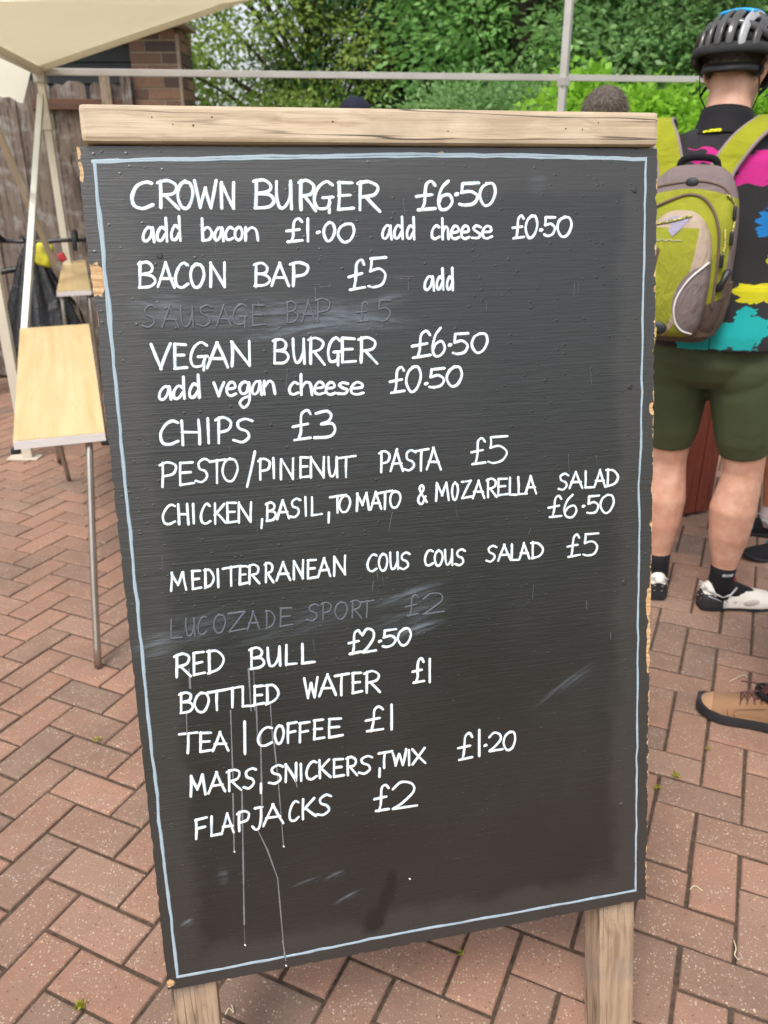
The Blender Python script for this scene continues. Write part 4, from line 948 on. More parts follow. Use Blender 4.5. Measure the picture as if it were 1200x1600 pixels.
def sole(s, heel, d, L, k=1.0, th=.018, infl=.004, spring=.012):
    d = d.normalized(); x = Vector((d.y, -d.x, 0)); rings = []
    prof = [(-.012,.016), (.0,.026), (.05,.033), (.15,.037), (.35,.036), (.5,.039), (.65,.047), (.77,.050), (.88,.044), (.95,.033), (1.0,.018), (1.012,.010)]
    for t, hw in prof:
        c = heel+d*L*t; hw = hw*k+infl; z = spring*max(0, (t-.75)/.25)**2
        rings.append([c+x*a*hw+Vector((0,0,z+b)) for a, b in ((-1,.002), (-.94,0), (.94,0), (1,.002), (1.02,th*.6), (.98,th), (-.98,th), (-1.02,th*.6))])
    s.loft(rings)
def person(name, label, loc, yaw, J, mats, bare_legs=False, bare_arms=True, hair=True, k=1.0, shorts=None, shoes='plain', voxel=.0075, shirt_k=None, headrot=None):
    t = thing('person', label, 'person', loc, yaw)
    J = dict(J); zs = J.setdefault('zs', 1.0)
    s = MB(); torso(s, J, k*.97)
    hd = J['head']; Hm = headrot or Matrix.Identity(3)
    nk = J['neck']; s.tube([Vector((nk.x, nk.y-.02, nk.z-.05)), nk, nk.lerp(hd, .55), hd+Hm @ Vector((0,-.025,0))], [.078*k,.066*k,.062*k,.060*k], 16, round_=True)
    head(s, hd, Hm, J.get('hk', 1.0))
    for sd in ('l', 'r'):
        sg = -1 if sd == 'l' else 1
        sh, el, wr = J['sh'+sd], J['el'+sd], J['wr'+sd]
        s.tube([Vector((nk.x+sg*.04, sh.y, nk.z-.045)), sh+Vector((-sg*.05,0,.01)), sh, sh.lerp(el, .3), sh.lerp(el, .7), el, el.lerp(wr, .25), el.lerp(wr, .7), wr], [.05*k,.062*k,.060*k,.054*k,.047*k,.041*k,.043*k,.034*k,.027*k], 14, round_=True)
        hand(s, wr, wr-el, J.get('pn'+sd, Vector((-sg,.2,0))), 1.0, J.get('curl', .5), sg)
        hp, kn, an = J['hip'+sd], J['kn'+sd], J['an'+sd]; sh_ = (an-kn); bk = J.get('bk'+sd, Vector((0,-1,0)))
        s.tube([hp+Vector((0,-.0,.015)), hp-Vector((0,0,.02)), hp.lerp(kn, .35), hp.lerp(kn, .75), kn, kn+sh_*.12+bk*.004, kn+sh_*.32+bk*.016, kn+sh_*.55+bk*.010, kn+sh_*.82, an], [.070*k,.092*k,.090*k,.072*k,.062*k,.059*k*J.get('calf', 1),.067*k*J.get('calf', 1),.058*k*J.get('calf', 1),.041*k,.038*k], 16, round_=True)
        if J.get('glute'):
            lat = Vector((-bk.y, bk.x, 0))
            for q_, zz, rr_ in ((-1, .27, .034), (1, .24, .036)): s.ell(kn+sh_*zz+bk*.040+lat*q_*.026, (rr_, rr_, .085), 12, 10)
            for q_ in (-1, 1): s.tube([kn+Vector((0,0,.10))+bk*.038+lat*q_*.040, kn+bk*.036+lat*q_*.044, kn-Vector((0,0,.05))+bk*.024+lat*q_*.040], [.016, .013, .010], 8, round_=True)
            s.tube([kn+sh_*.62+bk*.030, kn+sh_*.85+bk*.030, an+bk*.030-Vector((0,0,.02))], [.018, .012, .014], 8, round_=True)
        fdv = J['ft'+sd]; s.tube([an+Vector((0,0,-.02))-fdv*.015, an-Vector((0,0,.045))+fdv*.05, an-Vector((0,0,.060))+fdv*.12], [.028,.026,.018], 12, round_=True)
    body = fuse(s, 'body', mats['skin'], t, voxel, 7)
    for e in (-1, 1):
        q = MB(); q.ell(hd+Hm @ Vector((.030*e,.083,.012)), (.013,.010,.011), 10, 8); q.build('eye', M['eye'], body, local=True, smooth='all')
    if hair:
        s = MB(); rows = [(-.03,.071,.060,-.040), (.0,.078,.078,-.026), (.03,.083,.098,-.010), (.06,.081,.100,-.008), (.09,.067,.084,-.010), (.115,.044,.056,-.010), (.128,.012,.016,-.010)]; kk_ = J.get('hk', 1.0)
        s.loft([[hd+Hm @ (Vector((rx*math.cos(2*PI*a/20), yo+ry*math.sin(2*PI*a/20), z))*kk_) for a in range(20)] for z, rx, ry, yo in rows]); fuse(s, 'hair', mats['hair'], t, .006, 3)
    # top
    kk = shirt_k or k; s = MB(); torso(s, J, kk, .012, .93, 1.515)
    for sd in ('l', 'r'):
        sg = -1 if sd == 'l' else 1; sh, el = J['sh'+sd], J['el'+sd]
        s.tube([Vector((nk.x+sg*.05, sh.y, nk.z-.05)), sh+Vector((-sg*.05,0,.008)), sh, sh.lerp(el, .4), sh.lerp(el, J.get('sleeve', .7))], [.06*k,.074*k,.072*k,.066*k,.062*k], 14, round_=False)
    if J.get('glute'): px_, py_ = J['pelvis'].x, J['pelvis'].y; s.loft([ering((px_, py_-.012, z), a, b_) for z, a, b_ in ((.955, .232, .172), (1.0, .234, .172), (1.06, .222, .155), (1.14, .195, .138))])
    top_ = fuse(s, mats.get('topname', 'shirt'), mats['top'], t, voxel, 4)
    # bottoms
    s = MB(); torso(s, J, k, .010, .78, 1.0)
    hem = J.get('hem', .98)
    for sd in ('l', 'r'):
        hp, kn, an = J['hip'+sd], J['kn'+sd], J['an'+sd]; b = J.get('bag', .012)
        P = [hp+Vector((0,0,.05)), hp, hp.lerp(kn, .35), hp.lerp(kn, .72)]; rr = [.108*k, .112*k, .103*k+b*.4, .084*k+b]
        if hem > 1: P += [kn, kn.lerp(an, .35), kn.lerp(an, .95)]; rr += [.074*k+b, .072*k+b, .056*k+b]
        else: P += [hp.lerp(kn, hem)]; rr += [.069*k+b]
        s.tube(P, rr, 18)
        if J.get('glute'): s.ell(hp+Vector((0,-.036,-.055)), (.098*k,.080*k,.105*k), 16, 10)
    fuse(s, mats.get('bottomname', 'trousers'), mats['bottom'], t, voxel, 14)
    J['bottom_ob'] = bpy.data.objects[[c_.name for c_ in t.children][-1]]
    if hair: strands([c_ for c_ in t.children if c_.name.startswith('hair')][0], mats['hair'], Hm)
    return t, body, top_, J
def strands(ho, mat, Hm, n=5200):
    me = ho.data; V_ = np.empty(len(me.vertices)*3); me.vertices.foreach_get('co', V_); V_ = V_.reshape(-1, 3)
    N_ = np.empty(len(me.vertices)*3); me.vertices.foreach_get('normal', N_); N_ = N_.reshape(-1, 3)
    i = NR.integers(0, len(V_), n); P = V_[i]+NR.normal(size=(n, 3))*.002-N_[i]*.002
    dn = np.array(Hm @ Vector((0, -.55, -.75))); A = N_[i]*.55+dn+NR.normal(size=(n, 3))*.28
    o = leaf_mesh('hair_strands', P, A, NR.uniform(.010, .020, n), NR.uniform(.0005, .0010, n), NR.random(n), M['strand'], ho); o['kind'] = 'stuff'
def stdJ(h=1.0, **kw):
    V = Vector
    J = dict(pelvis=V((0,0,.95)), neck=V((0,-.01,1.50)), head=V((0,.035,1.655)), shl=V((-.185,-.015,1.425)), shr=V((.185,-.015,1.425)), ell=V((-.245,-.03,1.15)), elr=V((.245,-.03,1.15)), wrl=V((-.25,.07,.92)), wrr=V((.25,.07,.92)),
             hipl=V((-.092,0,.90)), hipr=V((.092,0,.90)), knl=V((-.10,.015,.50)), knr=V((.10,.015,.50)), anl=V((-.105,-.02,.09)), anr=V((.105,-.02,.09)), ftl=V((-.15,.98,0)).normalized(), ftr=V((.15,.98,0)).normalized())
    J.update(kw)
    for q in J:
        if isinstance(J[q], Vector) and not q.startswith(('ft', 'pn', 'bk')): J[q] = J[q]*h
    J['zs'] = h; return J
def plain_shoes(t, J, mat, solem, L=.275):
    for sd in ('l', 'r'):
        an = J['an'+sd]; d = J['ft'+sd]; heel = Vector((an.x, an.y, 0))-d*.065
        s = MB(); shoe_upper(s, heel, d, L); o = fuse(s, 'shoe', mat, t, .006, 3)
        s = MB(); sole(s, heel, d, L); s.build('sole', solem, o, local=True, smooth=True)

# -- jersey with paint-splash print
def jersey_mat():
    m, nt, b = newmat('printed cycling jersey', .6, (.02,.02,.02)); v = co_(nt)
    n = nd(nt, 'TexNoise', {'Vector': nd(nt, 'Mapping', {'Vector': v, 'Scale': (16, 1, 40)}).outputs[0], 'Scale': 1.0, 'Detail': 4.}).outputs['Color']
    wv = nd(nt, 'VectorMath', {0: v, 1: nd(nt, 'VectorMath', {0: nd(nt, 'VectorMath', {0: n, 1: (.5,.5,.5)}, operation='SUBTRACT').outputs[0], 'Scale': .085}, operation='SCALE').outputs[0]}, operation='ADD').outputs[0]
    c = ramp(nt, noise(nt, v, 8), [(.3, (.014,.013,.016)), (.7, (.022,.020,.023))])
    for (x, z, rx, rz, an, colr) in JERSEY:
        q = nd(nt, 'VectorMath', {0: nd(nt, 'VectorMath', {0: wv, 1: (x, 0, z)}, operation='SUBTRACT').outputs[0], 1: (1, 0, 1)}, operation='MULTIPLY').outputs[0]
        q = nd(nt, 'VectorRotate', {'Vector': q, 'Angle': an}, rotation_type='Y_AXIS').outputs[0]
        q = nd(nt, 'VectorMath', {0: nd(nt, 'VectorMath', {0: q, 1: (1/rx, 1, 1/rz)}, operation='MULTIPLY').outputs[0]}, operation='ABSOLUTE').outputs[0]
        sp = nd(nt, 'SeparateXYZ', {0: q}); d = mth(nt, 'MAXIMUM', sp.outputs[0], sp.outputs[2])
        c = mix(nt, mth(nt, 'LESS_THAN', d, 1.0), c, colr)
    setc(nt, b, c); h = mth(nt, 'ADD', noise(nt, v, 900, 2), mth(nt, 'MULTIPLY', noise(nt, co_(nt, 'Object', (1,1,.5)), 9, 4, .5, 1.6), 4.)); bump(nt, b, h, .7, .006); return m
PINK, BLUE, YEL, TEAL = (.56,.012,.22), (.0,.22,.62), (.60,.55,.0), (.0,.42,.42)
JERSEY = [(0,1.500,.5,.017,0.0,PINK), (.16,1.475,.16,.030,.1,PINK), (.15,1.325,.06,.038,-.1,BLUE), (.24,1.27,.05,.02,.2,BLUE), (.17,1.225,.05,.018,-.6,YEL), (.16,1.125,.10,.022,-.1,YEL), (.03,1.0,.12,.040,.1,TEAL), (.12,1.04,.05,.03,-.5,TEAL), (-.1,1.2,.05,.06,.1,BLUE)]
M['jersey'] = jersey_mat()
CYX, CYY, CYAW = 1.07, 2.62, -math.radians(28)
V = Vector
k_ = 1.06
Jc = stdJ(1.045, pelvis=V((0,0,.95)), neck=V((-.06,.03,1.515)), head=V((-.055,.075,1.665)), hipl=V((-.095,.0,.905)), hipr=V((.10,-.005,.905)), knl=V((-.085,.04,.50)), knr=V((.155,.035,.50)), anl=V((-.065,.02,.09)), anr=V((.150,.015,.09)),
          shl=V((-.215,.03,1.42)), shr=V((.175,.03,1.42)), ell=V((-.26,.10,1.16)), elr=V((.31,.0,1.17)), wrl=V((-.12,.30,1.12)), wrr=V((.37,.22,1.06)), pnl=V((.7,.1,-.3)), pnr=V((-.7,.1,-.3)),
          ftl=V((-.35,.94,0)).normalized(), ftr=V((.86,.50,0)).normalized(), bkr=V((-.5,-.85,0)), glute=True, bag=.004, hem=.86, sleeve=.8, calf=1.10)
Hrot = Matrix.Rotation(-math.radians(12), 3, 'Z') @ Matrix.Rotation(-math.radians(20), 3, 'X')
cyc, cbody, ctop, Jc = person('person', 'cyclist seen from behind in black helmet, splash-print jersey and olive shorts', (CYX, CYY, 0), CYAW, Jc,
    dict(skin=M['skin'], top=M['jersey'], bottom=M['shorts'], hair=M['hair_grey'], topname='jersey', bottomname='cycling_shorts'), k=k_, headrot=Hrot, voxel=.006)
# stitched seams and leg grippers on the shorts
from mathutils.bvhtree import BVHTree
sb = Jc['bottom_ob']; bvs = BVHTree.FromPolygons([v_.co for v_ in sb.data.vertices], [list(f_.vertices) for f_ in sb.data.polygons])
def on_shorts(p, off=.0006):
    q_ = bvs.find_nearest(Vector(p)); return q_[0]+q_[1]*off
M['seam'] = simple('dark green seam', (.03,.04,.018), .7)
for pts in ([(.015,-.20,1.0), (.015,-.20,.93), (.012,-.20,.86), (.01,-.15,.80)], [(.17,-.2,.99), (.15,-.2,.93), (.155,-.2,.85), (.19,-.2,.78), (.20,-.2,.68), (.195,-.2,.60)], [(-.15,-.2,.99), (-.135,-.2,.93), (-.14,-.2,.85), (-.165,-.2,.78), (-.17,-.2,.68), (-.16,-.2,.60)]):
    s = MB(); s.tube([on_shorts(p) for p in cat(pts, 8)], .0013, 6); s.build('seam', M['seam'], sb, local=True, smooth='all')
for sd in ('l', 'r'):
    hp_, kn_ = Jc['hip'+sd], Jc['kn'+sd]; c_ = hp_.lerp(kn_, .80)
    s = MB(); s.tube([on_shorts(c_+Vector((math.cos(a)*.2, math.sin(a)*.2, 0))) for a in np.linspace(0, 2*PI, 40)], .0014, 6); s.build('leg_gripper_seam', M['seam'], sb, local=True, smooth='all')
# collar
hd = Jc['head']; nk = Jc['neck']
s = MB(); rg = []
ax_ = (hd-nk).normalized()
for (t_, r) in ((-.04, .098), (-.01, .083), (.02, .076), (.045, .074), (.045, .070), (.0, .074)):
    c = nk+ax_*t_+Vector((0,-.008,0)); xx = Vector((1,0,0)); yy = ax_.cross(xx); rg.append([c+xx*r*1.02*math.cos(2*PI*a/28)+yy*r*math.sin(2*PI*a/28) for a in range(28)])
s.loft(rg, False); collar = s.build('collar', M['blackfab'], ctop, local=True, smooth='all')
# small yellow wordmark at the nape
TXTG = {'P': G['P'], 'I': G['I'], 'S': G['S'], 'U': G['U'], 'E': G['E'], 'D': G['D'], 'L': G['L']}
def small_text(txt, org, ux, uy, un, ch, adv, wd, mat, parent, name, lift=.0, curve=None, snap=None):
    s = MB(); bv = None
    if snap is not None:
        from mathutils.bvhtree import BVHTree
        bv = BVHTree.FromPolygons([v_.co for v_ in snap.data.vertices], [list(f_.vertices) for f_ in snap.data.polygons])
    for i, c in enumerate(txt):
        for st in G[c].split(';'):
            pts = [tuple(float(a) for a in p.split(',')) for p in st[1:].split()]
            if st[0] == 'c': pts = [(p.x, p.y) for p in cat(pts, 4)]
            P = []
            for (a, b) in pts:
                xx = (i+a*.72)*adv+b*ch*.25; q_ = org+ux*xx+uy*(b*ch)+un*(lift+(curve(xx) if curve else 0)); q_ = (bv.find_nearest(q_)[0]+un*.0006) if bv else q_; P.append(q_)
            s.tube(P, (wd, wd*.35) if 0 else wd, 6)
    return s.build(name, mat, parent, local=True, smooth='all')
M['yeltext'] = simple('yellow print', (.62,.60,.0), .6)
M['greytext'] = simple('grey print', (.55,.55,.56), .6)
# -- helmet
def helmet():
    t = thing('cycle_helmet', 'black vented cycling helmet with bright blue top on the cyclist', 'helmet', (CYX, CYY, 0), CYAW)
    C = hd+Hrot @ Vector((0,-.012,.024)); RX, RY, RZ = .126, .156, .118
    def T(d, k=1.0): return C+Hrot @ Vector((d[0]*RX*k, d[1]*RY*k, d[2]*RZ*k))
    s = MB(); rows = []
    for i in range(9):
        t_ = i/8*PI/2; rows.append([T((math.cos(t_)*math.cos(a), math.cos(t_)*math.sin(a), math.sin(t_)), .90) for a in [2*PI*k/32 for k in range(32)]])
    rows[-1] = [T((.02*math.cos(a), .02*math.sin(a), 1), .90) for a in [2*PI*k/32 for k in range(32)]]; s.loft(rows); o = s.build('foam_liner', M['foam'], t, local=True, smooth='all')
    for i, xa in enumerate((-.90, -.66, -.40, -.13, .15, .42, .68, .92)):
        s = MB(); pts = []; rad = []; ca = math.sqrt(1-xa*xa)
        for q in range(19):
            th = PI*(.04+1.03*q/18); zz = ca*math.sin(th) if th < PI else math.sin(th)*.8; pts.append(T((xa*(1-.10*abs(math.cos(th))), ca*math.cos(th), zz), 1.0)); e = math.sin(PI*q/18)
            rad.append((.0105+.0035*e, .007))
        s.tube(pts, rad, 16, round_=True, up=(Hrot @ Vector((xa, 0, 1))), pw=3.6); s.build('shell_rib', M['helmetlt'] if i == 5 else M['helmet'], t, local=True, smooth='all')
    # bridges between the ribs
    for th in (.28, .50, .70, .88):
        s = MB(); pts = [T((math.sin(a), math.cos(a)*math.cos(PI*th), math.cos(a)*math.sin(PI*th)), .965) for a in np.linspace(-1.25, 1.25, 15)]; s.tube(pts, (.009, .012), 8); s.build('cross_bridge', M['helmet'], t, local=True, smooth='all')
    # rim
    s = MB(); rim = []
    for k in range(41):
        a = 2*PI*k/40; back = max(0, -math.sin(a)); side_ = abs(math.cos(a))
        rim.append(T((math.cos(a)*1.0, math.sin(a)*1.0, -.06-.26*back**2+.02*side_)))
    s.loft([[p+Hrot @ Vector((0,0,z))+(p-C).normalized()*o_ for z, o_ in ((-.012,-.006), (-.008,.002), (.008,.002), (.020,-.006), (.014,-.02), (-.008,-.02))] for p in rim[:-1]], False, closed=True); s.build('rim', M['foam'], t, local=True, smooth='all')
    s = MB(); rows = []
    for q in np.linspace(-.85, .25, 9):
        rows.append([T((xx, math.sin(q+.1)*1.0, math.sqrt(max(0, 1-xx*xx*.8-math.sin(q+.1)**2*.98))), 1.065) for xx in np.linspace(-.36, .40, 9)])
    vs = [p for r in rows for p in r]; s.v = vs; n = 9
    for i in range(8):
        for j in range(8): s.f.append([i*n+j, i*n+j+1, (i+1)*n+j+1, (i+1)*n+j]); s.m.append(0)
    o = s.build('blue_top', M['helmetblue'], t, local=True, smooth='all'); md = o.modifiers.new('sol', 'SOLIDIFY'); md.thickness = .008
    # retention cradle at the back of the skull
    s = MB(); s.loft([[hd+Hrot @ Vector((math.cos(a)*(.086+o_), -.018+math.sin(a)*(.100+o_), -.030+z+.012*math.cos(2*a))) for z, o_ in ((-.013,0), (-.008,.005), (.008,.005), (.013,0))] for a in np.linspace(PI*1.05, PI*1.95, 21)], True); s.build('retention_cradle', M['blackplastic'], t, local=True, smooth='all')
    for e in (-1, 1):
        s = MB(); s.tube([hd+Hrot @ Vector((.092*e,-.050,.00)), hd+Hrot @ Vector((.086*e,-.052,-.035)), hd+Hrot @ Vector((.086*e,-.012,-.075)), hd+Hrot @ Vector((.060*e,.035,-.115)), hd+Hrot @ Vector((0,.055,-.140))], (.008, .0018), 8, up=(1,0,0)); s.build('strap', M['blackfab'], t, local=True, smooth='all')
        s = MB(); s.tube([hd+Hrot @ Vector((.094*e,.055,.0)), hd+Hrot @ Vector((.092*e,.02,-.04)), hd+Hrot @ Vector((.086*e,-.012,-.075))], (.008, .0018), 8, up=(1,0,0)); s.build('strap', M['blackfab'], t, local=True, smooth='all')
    return t
helmet()
# -- cyclist socks and shoes
for sd in ('l', 'r'):
    an = Jc['an'+sd]; kn = Jc['kn'+sd]; d = Jc['ft'+sd]; up = (kn-an).normalized(); heel = Vector((an.x, an.y, 0))-d*.066
    s = MB(); s.tube([an-Vector((0,0,.045))+d*.0, an, an+up*.035, an+up*.072], [.044,.043,.0425,.0435], 24); s.tube([an+Vector((0,0,-.005)), an-Vector((0,0,.030))+d*.045, an-Vector((0,0,.050))+d*.11], [.041,.038,.030], 16, round_=True); s.tube([an+Vector((0,0,-.01)), an-Vector((0,0,.045))-d*.028], [.040,.034], 16, round_=True); so_ = s.build('sock', M['blackfab'], cyc, local=True, smooth='all')
    if sd == 'r':
        uxv = d.copy(); vw = Vector((math.sin(-CYAW)*-1, -1, 0)); sidev = Vector((d.y, -d.x, 0))
        small_text('expend'.replace('x', 'c').replace('p', 'o') if 0 else 'eeene', an+up*.048+sidev*.05-uxv*.024, uxv, up, sidev, .0085, .010, .0009, M['greytext'], so_, 'wordmark', snap=so_)
    s = MB(); shoe_upper(s, heel, d, .285, 1.08, .002, .014, 0, 1, 1.0); up_ = fuse(s, 'shoe', M['whiteshoe'], cyc, .0045, 3)
    s = MB(); shoe_upper(s, heel-d*.002, d, .285, 1.08, .005, .014, 0, .26, .80); fuse(s, 'heel_counter', M['blackplastic'], up_, .004, 2)
    s = MB(); sole(s, heel, d, .285, 1.0, .013, .002, .02); s.build('sole', M['blackrubber'], up_, local=True, smooth=True)
    x = Vector((d.y, -d.x, 0))
    for e in (-1, 1):
        s = MB()
        for (h0, h1, r) in ((.084, .040, .0022), (.062, .026, .0016), (.042, .018, .0014)):
            s.tube([heel+d*(-.004)+x*e*.012+Vector((0,0,h0)), heel+d*.02+x*e*.036+Vector((0,0,h0*.96)), heel+d*.055+x*e*.0405+Vector((0,0,h0*.66+h1*.2)), heel+d*.085+x*e*.0415+Vector((0,0,h1))], r, 6)
        s.build('silver_trim', M['silver'], up_, local=True, smooth='all')
        s = MB(); s.tube([heel+d*.0+x*e*.018+Vector((0,0,.094)), heel+d*.035+x*e*.038+Vector((0,0,.072)), heel+d*.062+x*e*.041+Vector((0,0,.060)), heel+d*.09+x*e*.041+Vector((0,0,.068)), heel+d*.112+x*e*.034+Vector((0,0,.094))], .0035, 8); s.build('collar_trim', M['silver'], up_, local=True, smooth='all')
        s = MB(); s.ell(heel+d*.175+x*e*.043+Vector((0,0,.034)), (.035,.008,.014), 14, 8, rot=Matrix.Rotation(math.atan2(d.y, d.x), 3, 'Z')); s.build('mesh_panel', M['meshgrey'], up_, local=True, smooth='all')
    for tt in (.40, .50, .60):
        s = MB(); hh = .094-(tt-.36)*.13; s.tube([heel+d*.285*tt+x*q*.040+Vector((0,0,hh*.88*math.sqrt(max(.15, 1-(q*.9)**2)))) for q in np.linspace(-1, 1, 9)], (.010, .003), 8, up=(0,0,1)); s.build('strap', M['whiteshoe'], up_, local=True, smooth='all')
    s = MB(); s.tube([heel+d*.105+Vector((0,0,.085)), heel+d*.11+Vector((0,0,.112))], (.012, .004), 8, round_=True); s.build('tongue_tab', M['redplastic'], up_, local=True, smooth='all')
# nape text on the jersey (upper back, facing the viewer)
uxv = Vector((1,0,0)); un_ = Vector((0,-1,.25)).normalized()
small_text('PISSUED', Vector((nk.x-.050, nk.y-.115, nk.z-.012)), uxv, Vector((0,.25,1)).normalized(), un_, .013, .0080, .0019, M['yeltext'], ctop, 'wordmark', snap=collar)

# -- backpack
def pack_mats():
    m, nt, b = newmat('backpack body nylon', .65, (.36,.37,.016)); v = co_(nt); sp = nd(nt, 'SeparateXYZ', {0: v}); X, Z = sp.outputs[0], sp.outputs[2]
    lime = ramp(nt, noise(nt, v, 9), [(.3, (.27,.285,.012)), (.7, (.36,.365,.018))])
    tz = mth(nt, 'ADD', Z, mth(nt, 'MULTIPLY', mth(nt, 'MULTIPLY', X, X), 1.6))
    c = mix(nt, mth(nt, 'GREATER_THAN', tz, .435), lime, (.21,.16,.155))
    c = mix(nt, mth(nt, 'GREATER_THAN', mth(nt, 'ABSOLUTE', X), .130), c, (.21,.16,.155))
    c = mix(nt, mth(nt, 'LESS_THAN', mth(nt, 'ADD', Z, mth(nt, 'MULTIPLY', mth(nt, 'ABSOLUTE', X), -.45)), .085), c, (.115,.075,.06))
    setc(nt, b, c); h = mth(nt, 'ADD', noise(nt, v, 700, 2), mth(nt, 'MULTIPLY', noise(nt, co_(nt, 'Object', (1,1,.4)), 13, 4, .55, 1.6), 5.)); bump(nt, b, h, .8, .006)
    m2, nt, b = newmat('front pocket nylon', .65, (.5,.38,.28)); v = co_(nt); sp = nd(nt, 'SeparateXYZ', {0: v}); X, Z = sp.outputs[0], sp.outputs[2]
    be = ramp(nt, noise(nt, v, 9), [(.3, (.44,.335,.25)), (.7, (.52,.40,.31))])
    e = mth(nt, 'ADD', mth(nt, 'ABSOLUTE', mth(nt, 'ADD', X, .025)), mth(nt, 'MULTIPLY', mth(nt, 'MULTIPLY', mth(nt, 'SUBTRACT', Z, .30), mth(nt, 'SUBTRACT', Z, .30)), .9))
    limep = mth(nt, 'MULTIPLY', mth(nt, 'LESS_THAN', e, .085), mth(nt, 'LESS_THAN', Z, .335))
    c = mix(nt, limep, be, (.30,.31,.014))
    lowl = mth(nt, 'LESS_THAN', mth(nt, 'SUBTRACT', Z, mth(nt, 'MULTIPLY', X, 1.5)), .03); c = mix(nt, lowl, c, (.29,.295,.014))
    q = nd(nt, 'VectorMath', {0: nd(nt, 'VectorMath', {0: v, 1: (.105, 0, .135)}, operation='SUBTRACT').outputs[0], 1: (1/.085, 0, 1/.105)}, operation='MULTIPLY').outputs[0]
    c = mix(nt, mth(nt, 'LESS_THAN', nd(nt, 'VectorMath', {0: q}, operation='LENGTH').outputs['Value'], 1.0), c, (.22,.17,.165))
    setc(nt, b, c); h = mth(nt, 'ADD', noise(nt, v, 700, 2), mth(nt, 'MULTIPLY', noise(nt, co_(nt, 'Object', (1,1,.6)), 15, 4, .55, 1.6), 5.)); bump(nt, b, h, .8, .006)
    return m, m2
MPB, MPP = pack_mats()
def backpack():
    lift = .985
    bk = thing('backpack', 'lime green and grey backpack with beige front pocket on the cyclist', 'backpack', (CYX, CYY, lift), CYAW)
    ox, oy = -.094, -.135; H_ = .50         # local: z 0 at pack bottom
    def ring(z, hw, y0, y1, n=36, pw=3.2):
        o = []; hw = hw*.88
        for k in range(n):
            a = 2*PI*k/n; ca, sa = math.cos(a), math.sin(a)
            o.append(Vector((math.copysign(abs(ca)**(2/pw), ca)*hw, (y0+y1)/2+math.copysign(abs(sa)**(2/pw), sa)*(y1-y0)/2, z)))
        return o
    main = [(.0,.095,-.115,-.005), (.02,.128,-.150,.0), (.07,.150,-.175,0), (.15,.160,-.180,0), (.25,.162,-.172,0), (.33,.158,-.155,0), (.40,.148,-.130,0), (.45,.128,-.105,0), (.485,.095,-.080,0), (.50,.055,-.055,-.01)]
    orig = Vector((ox, oy, 0))
    sub = bpy.data.objects.new('main_compartment', None)
    s = MB(); s.loft([ring(*r) for r in main]); o = s.build('main_compartment', MPB, bk, local=True, smooth='all'); o.location = orig
    md = o.modifiers.new('sub', 'SUBSURF'); md.levels = 1; md.render_levels = 2
    pk_ = [(.03,.085,-.205,-.11), (.05,.105,-.228,-.11), (.12,.118,-.240,-.11), (.20,.120,-.236,-.11), (.28,.112,-.222,-.10), (.33,.094,-.200,-.10), (.365,.062,-.175,-.1), (.38,.03,-.155,-.1)]
    s = MB(); s.loft([ring(*r) for r in pk_]); p = s.build('front_pocket', MPP, bk, local=True, smooth='all'); p.location = orig+Vector((-.01,0,0)); md = p.modifiers.new('sub', 'SUBSURF'); md.levels = 1; md.render_levels = 2
    def yf(x, z, prof):     # front surface y of a lofted shape
        for (a, b) in zip(prof, prof[1:]):
            if a[0] <= z <= b[0]:
                t = (z-a[0])/(b[0]-a[0]); hw = a[1]+(b[1]-a[1])*t; y0 = a[2]+(b[2]-a[2])*t; y1 = a[3]+(b[3]-a[3])*t
                u = min(1, abs(x)/(hw*.88)); return (y0+y1)/2-(y1-y0)/2*(1-u**3.2)**(1/3.2)
        return prof[0][2]
    def line(pts, prof, r, name, mat, parent, off=.001, sm=True, flat=1.0):
        P = [Vector((q.x, yf(q.x, q.y, prof)-off, q.y)) for q in cat(pts, 6)]; s = MB(); s.tube(P, r, 8, round_=True, flat=flat, up=(0,-1,0)); return s.build(name, mat, parent, local=True, smooth='all')
    line([(.080,.048), (.050,.062), (.031,.095), (.030,.145), (.056,.20), (.098,.245)], pk_, .0028, 'piping', M['piping'], p)
    line([(-.045,.275), (-.052,.20), (-.062,.12)], pk_, (.010, .004), 'zip', M['mesh'], p, .0)
    line([(-.045,.28), (-.048,.25), (-.052,.21)], pk_, .003, 'zip_cord', M['yelcord'], p, .006)
    line([(-.10,.335), (-.02,.352), (.03,.366)], pk_, .0035, 'zip_cord', M['yelcord'], p, .004)
    line([(-.13,.36), (-.07,.395), (.0,.42), (.055,.40), (.095,.33), (.108,.22), (.110,.12)], main, .004, 'zip', M['mesh'], o, .002)
    line([(-.14,.425), (-.07,.445), (.02,.455), (.085,.44), (.12,.40)], main, .003, 'seam', M['mesh'], o, .001)
    line([(.10,.42), (.122,.40), (.130,.36), (.130,.32)], main, .0032, 'zip_cord', M['yelcord'], o, .006)
    line([(.112,.33), (.118,.29), (.116,.25)], main, .0032, 'zip_cord', M['yelcord'], o, .008)
    for (x, z) in ((.126,.375), (.130,.31), (.116,.25)):
        s = MB(); s.tube([(x, yf(x, z, main)-.012, z+.012), (x+.002, yf(x, z, main)-.012, z-.016)], .0055, 8, round_=True); s.build('cord_end', M['blackplastic'], o, local=True, smooth='all')
    s = MB(); s.tube([(.122,yf(.122,.19,main)-.008,.175), (.13,yf(.122,.19,main)-.014,.195), (.136,yf(.130,.2,main)-.006,.215)], [.012,.008,.012], 8, round_=True); s.build('buckle', M['blackplastic'], o, local=True, smooth='all')
    s = MB(); s.ell((.0, yf(0,.452,main)-.002,.452), (.018,.006,.013), 14, 8); s.build('cord_port', M['blackrubber'], o, local=True, smooth='all')
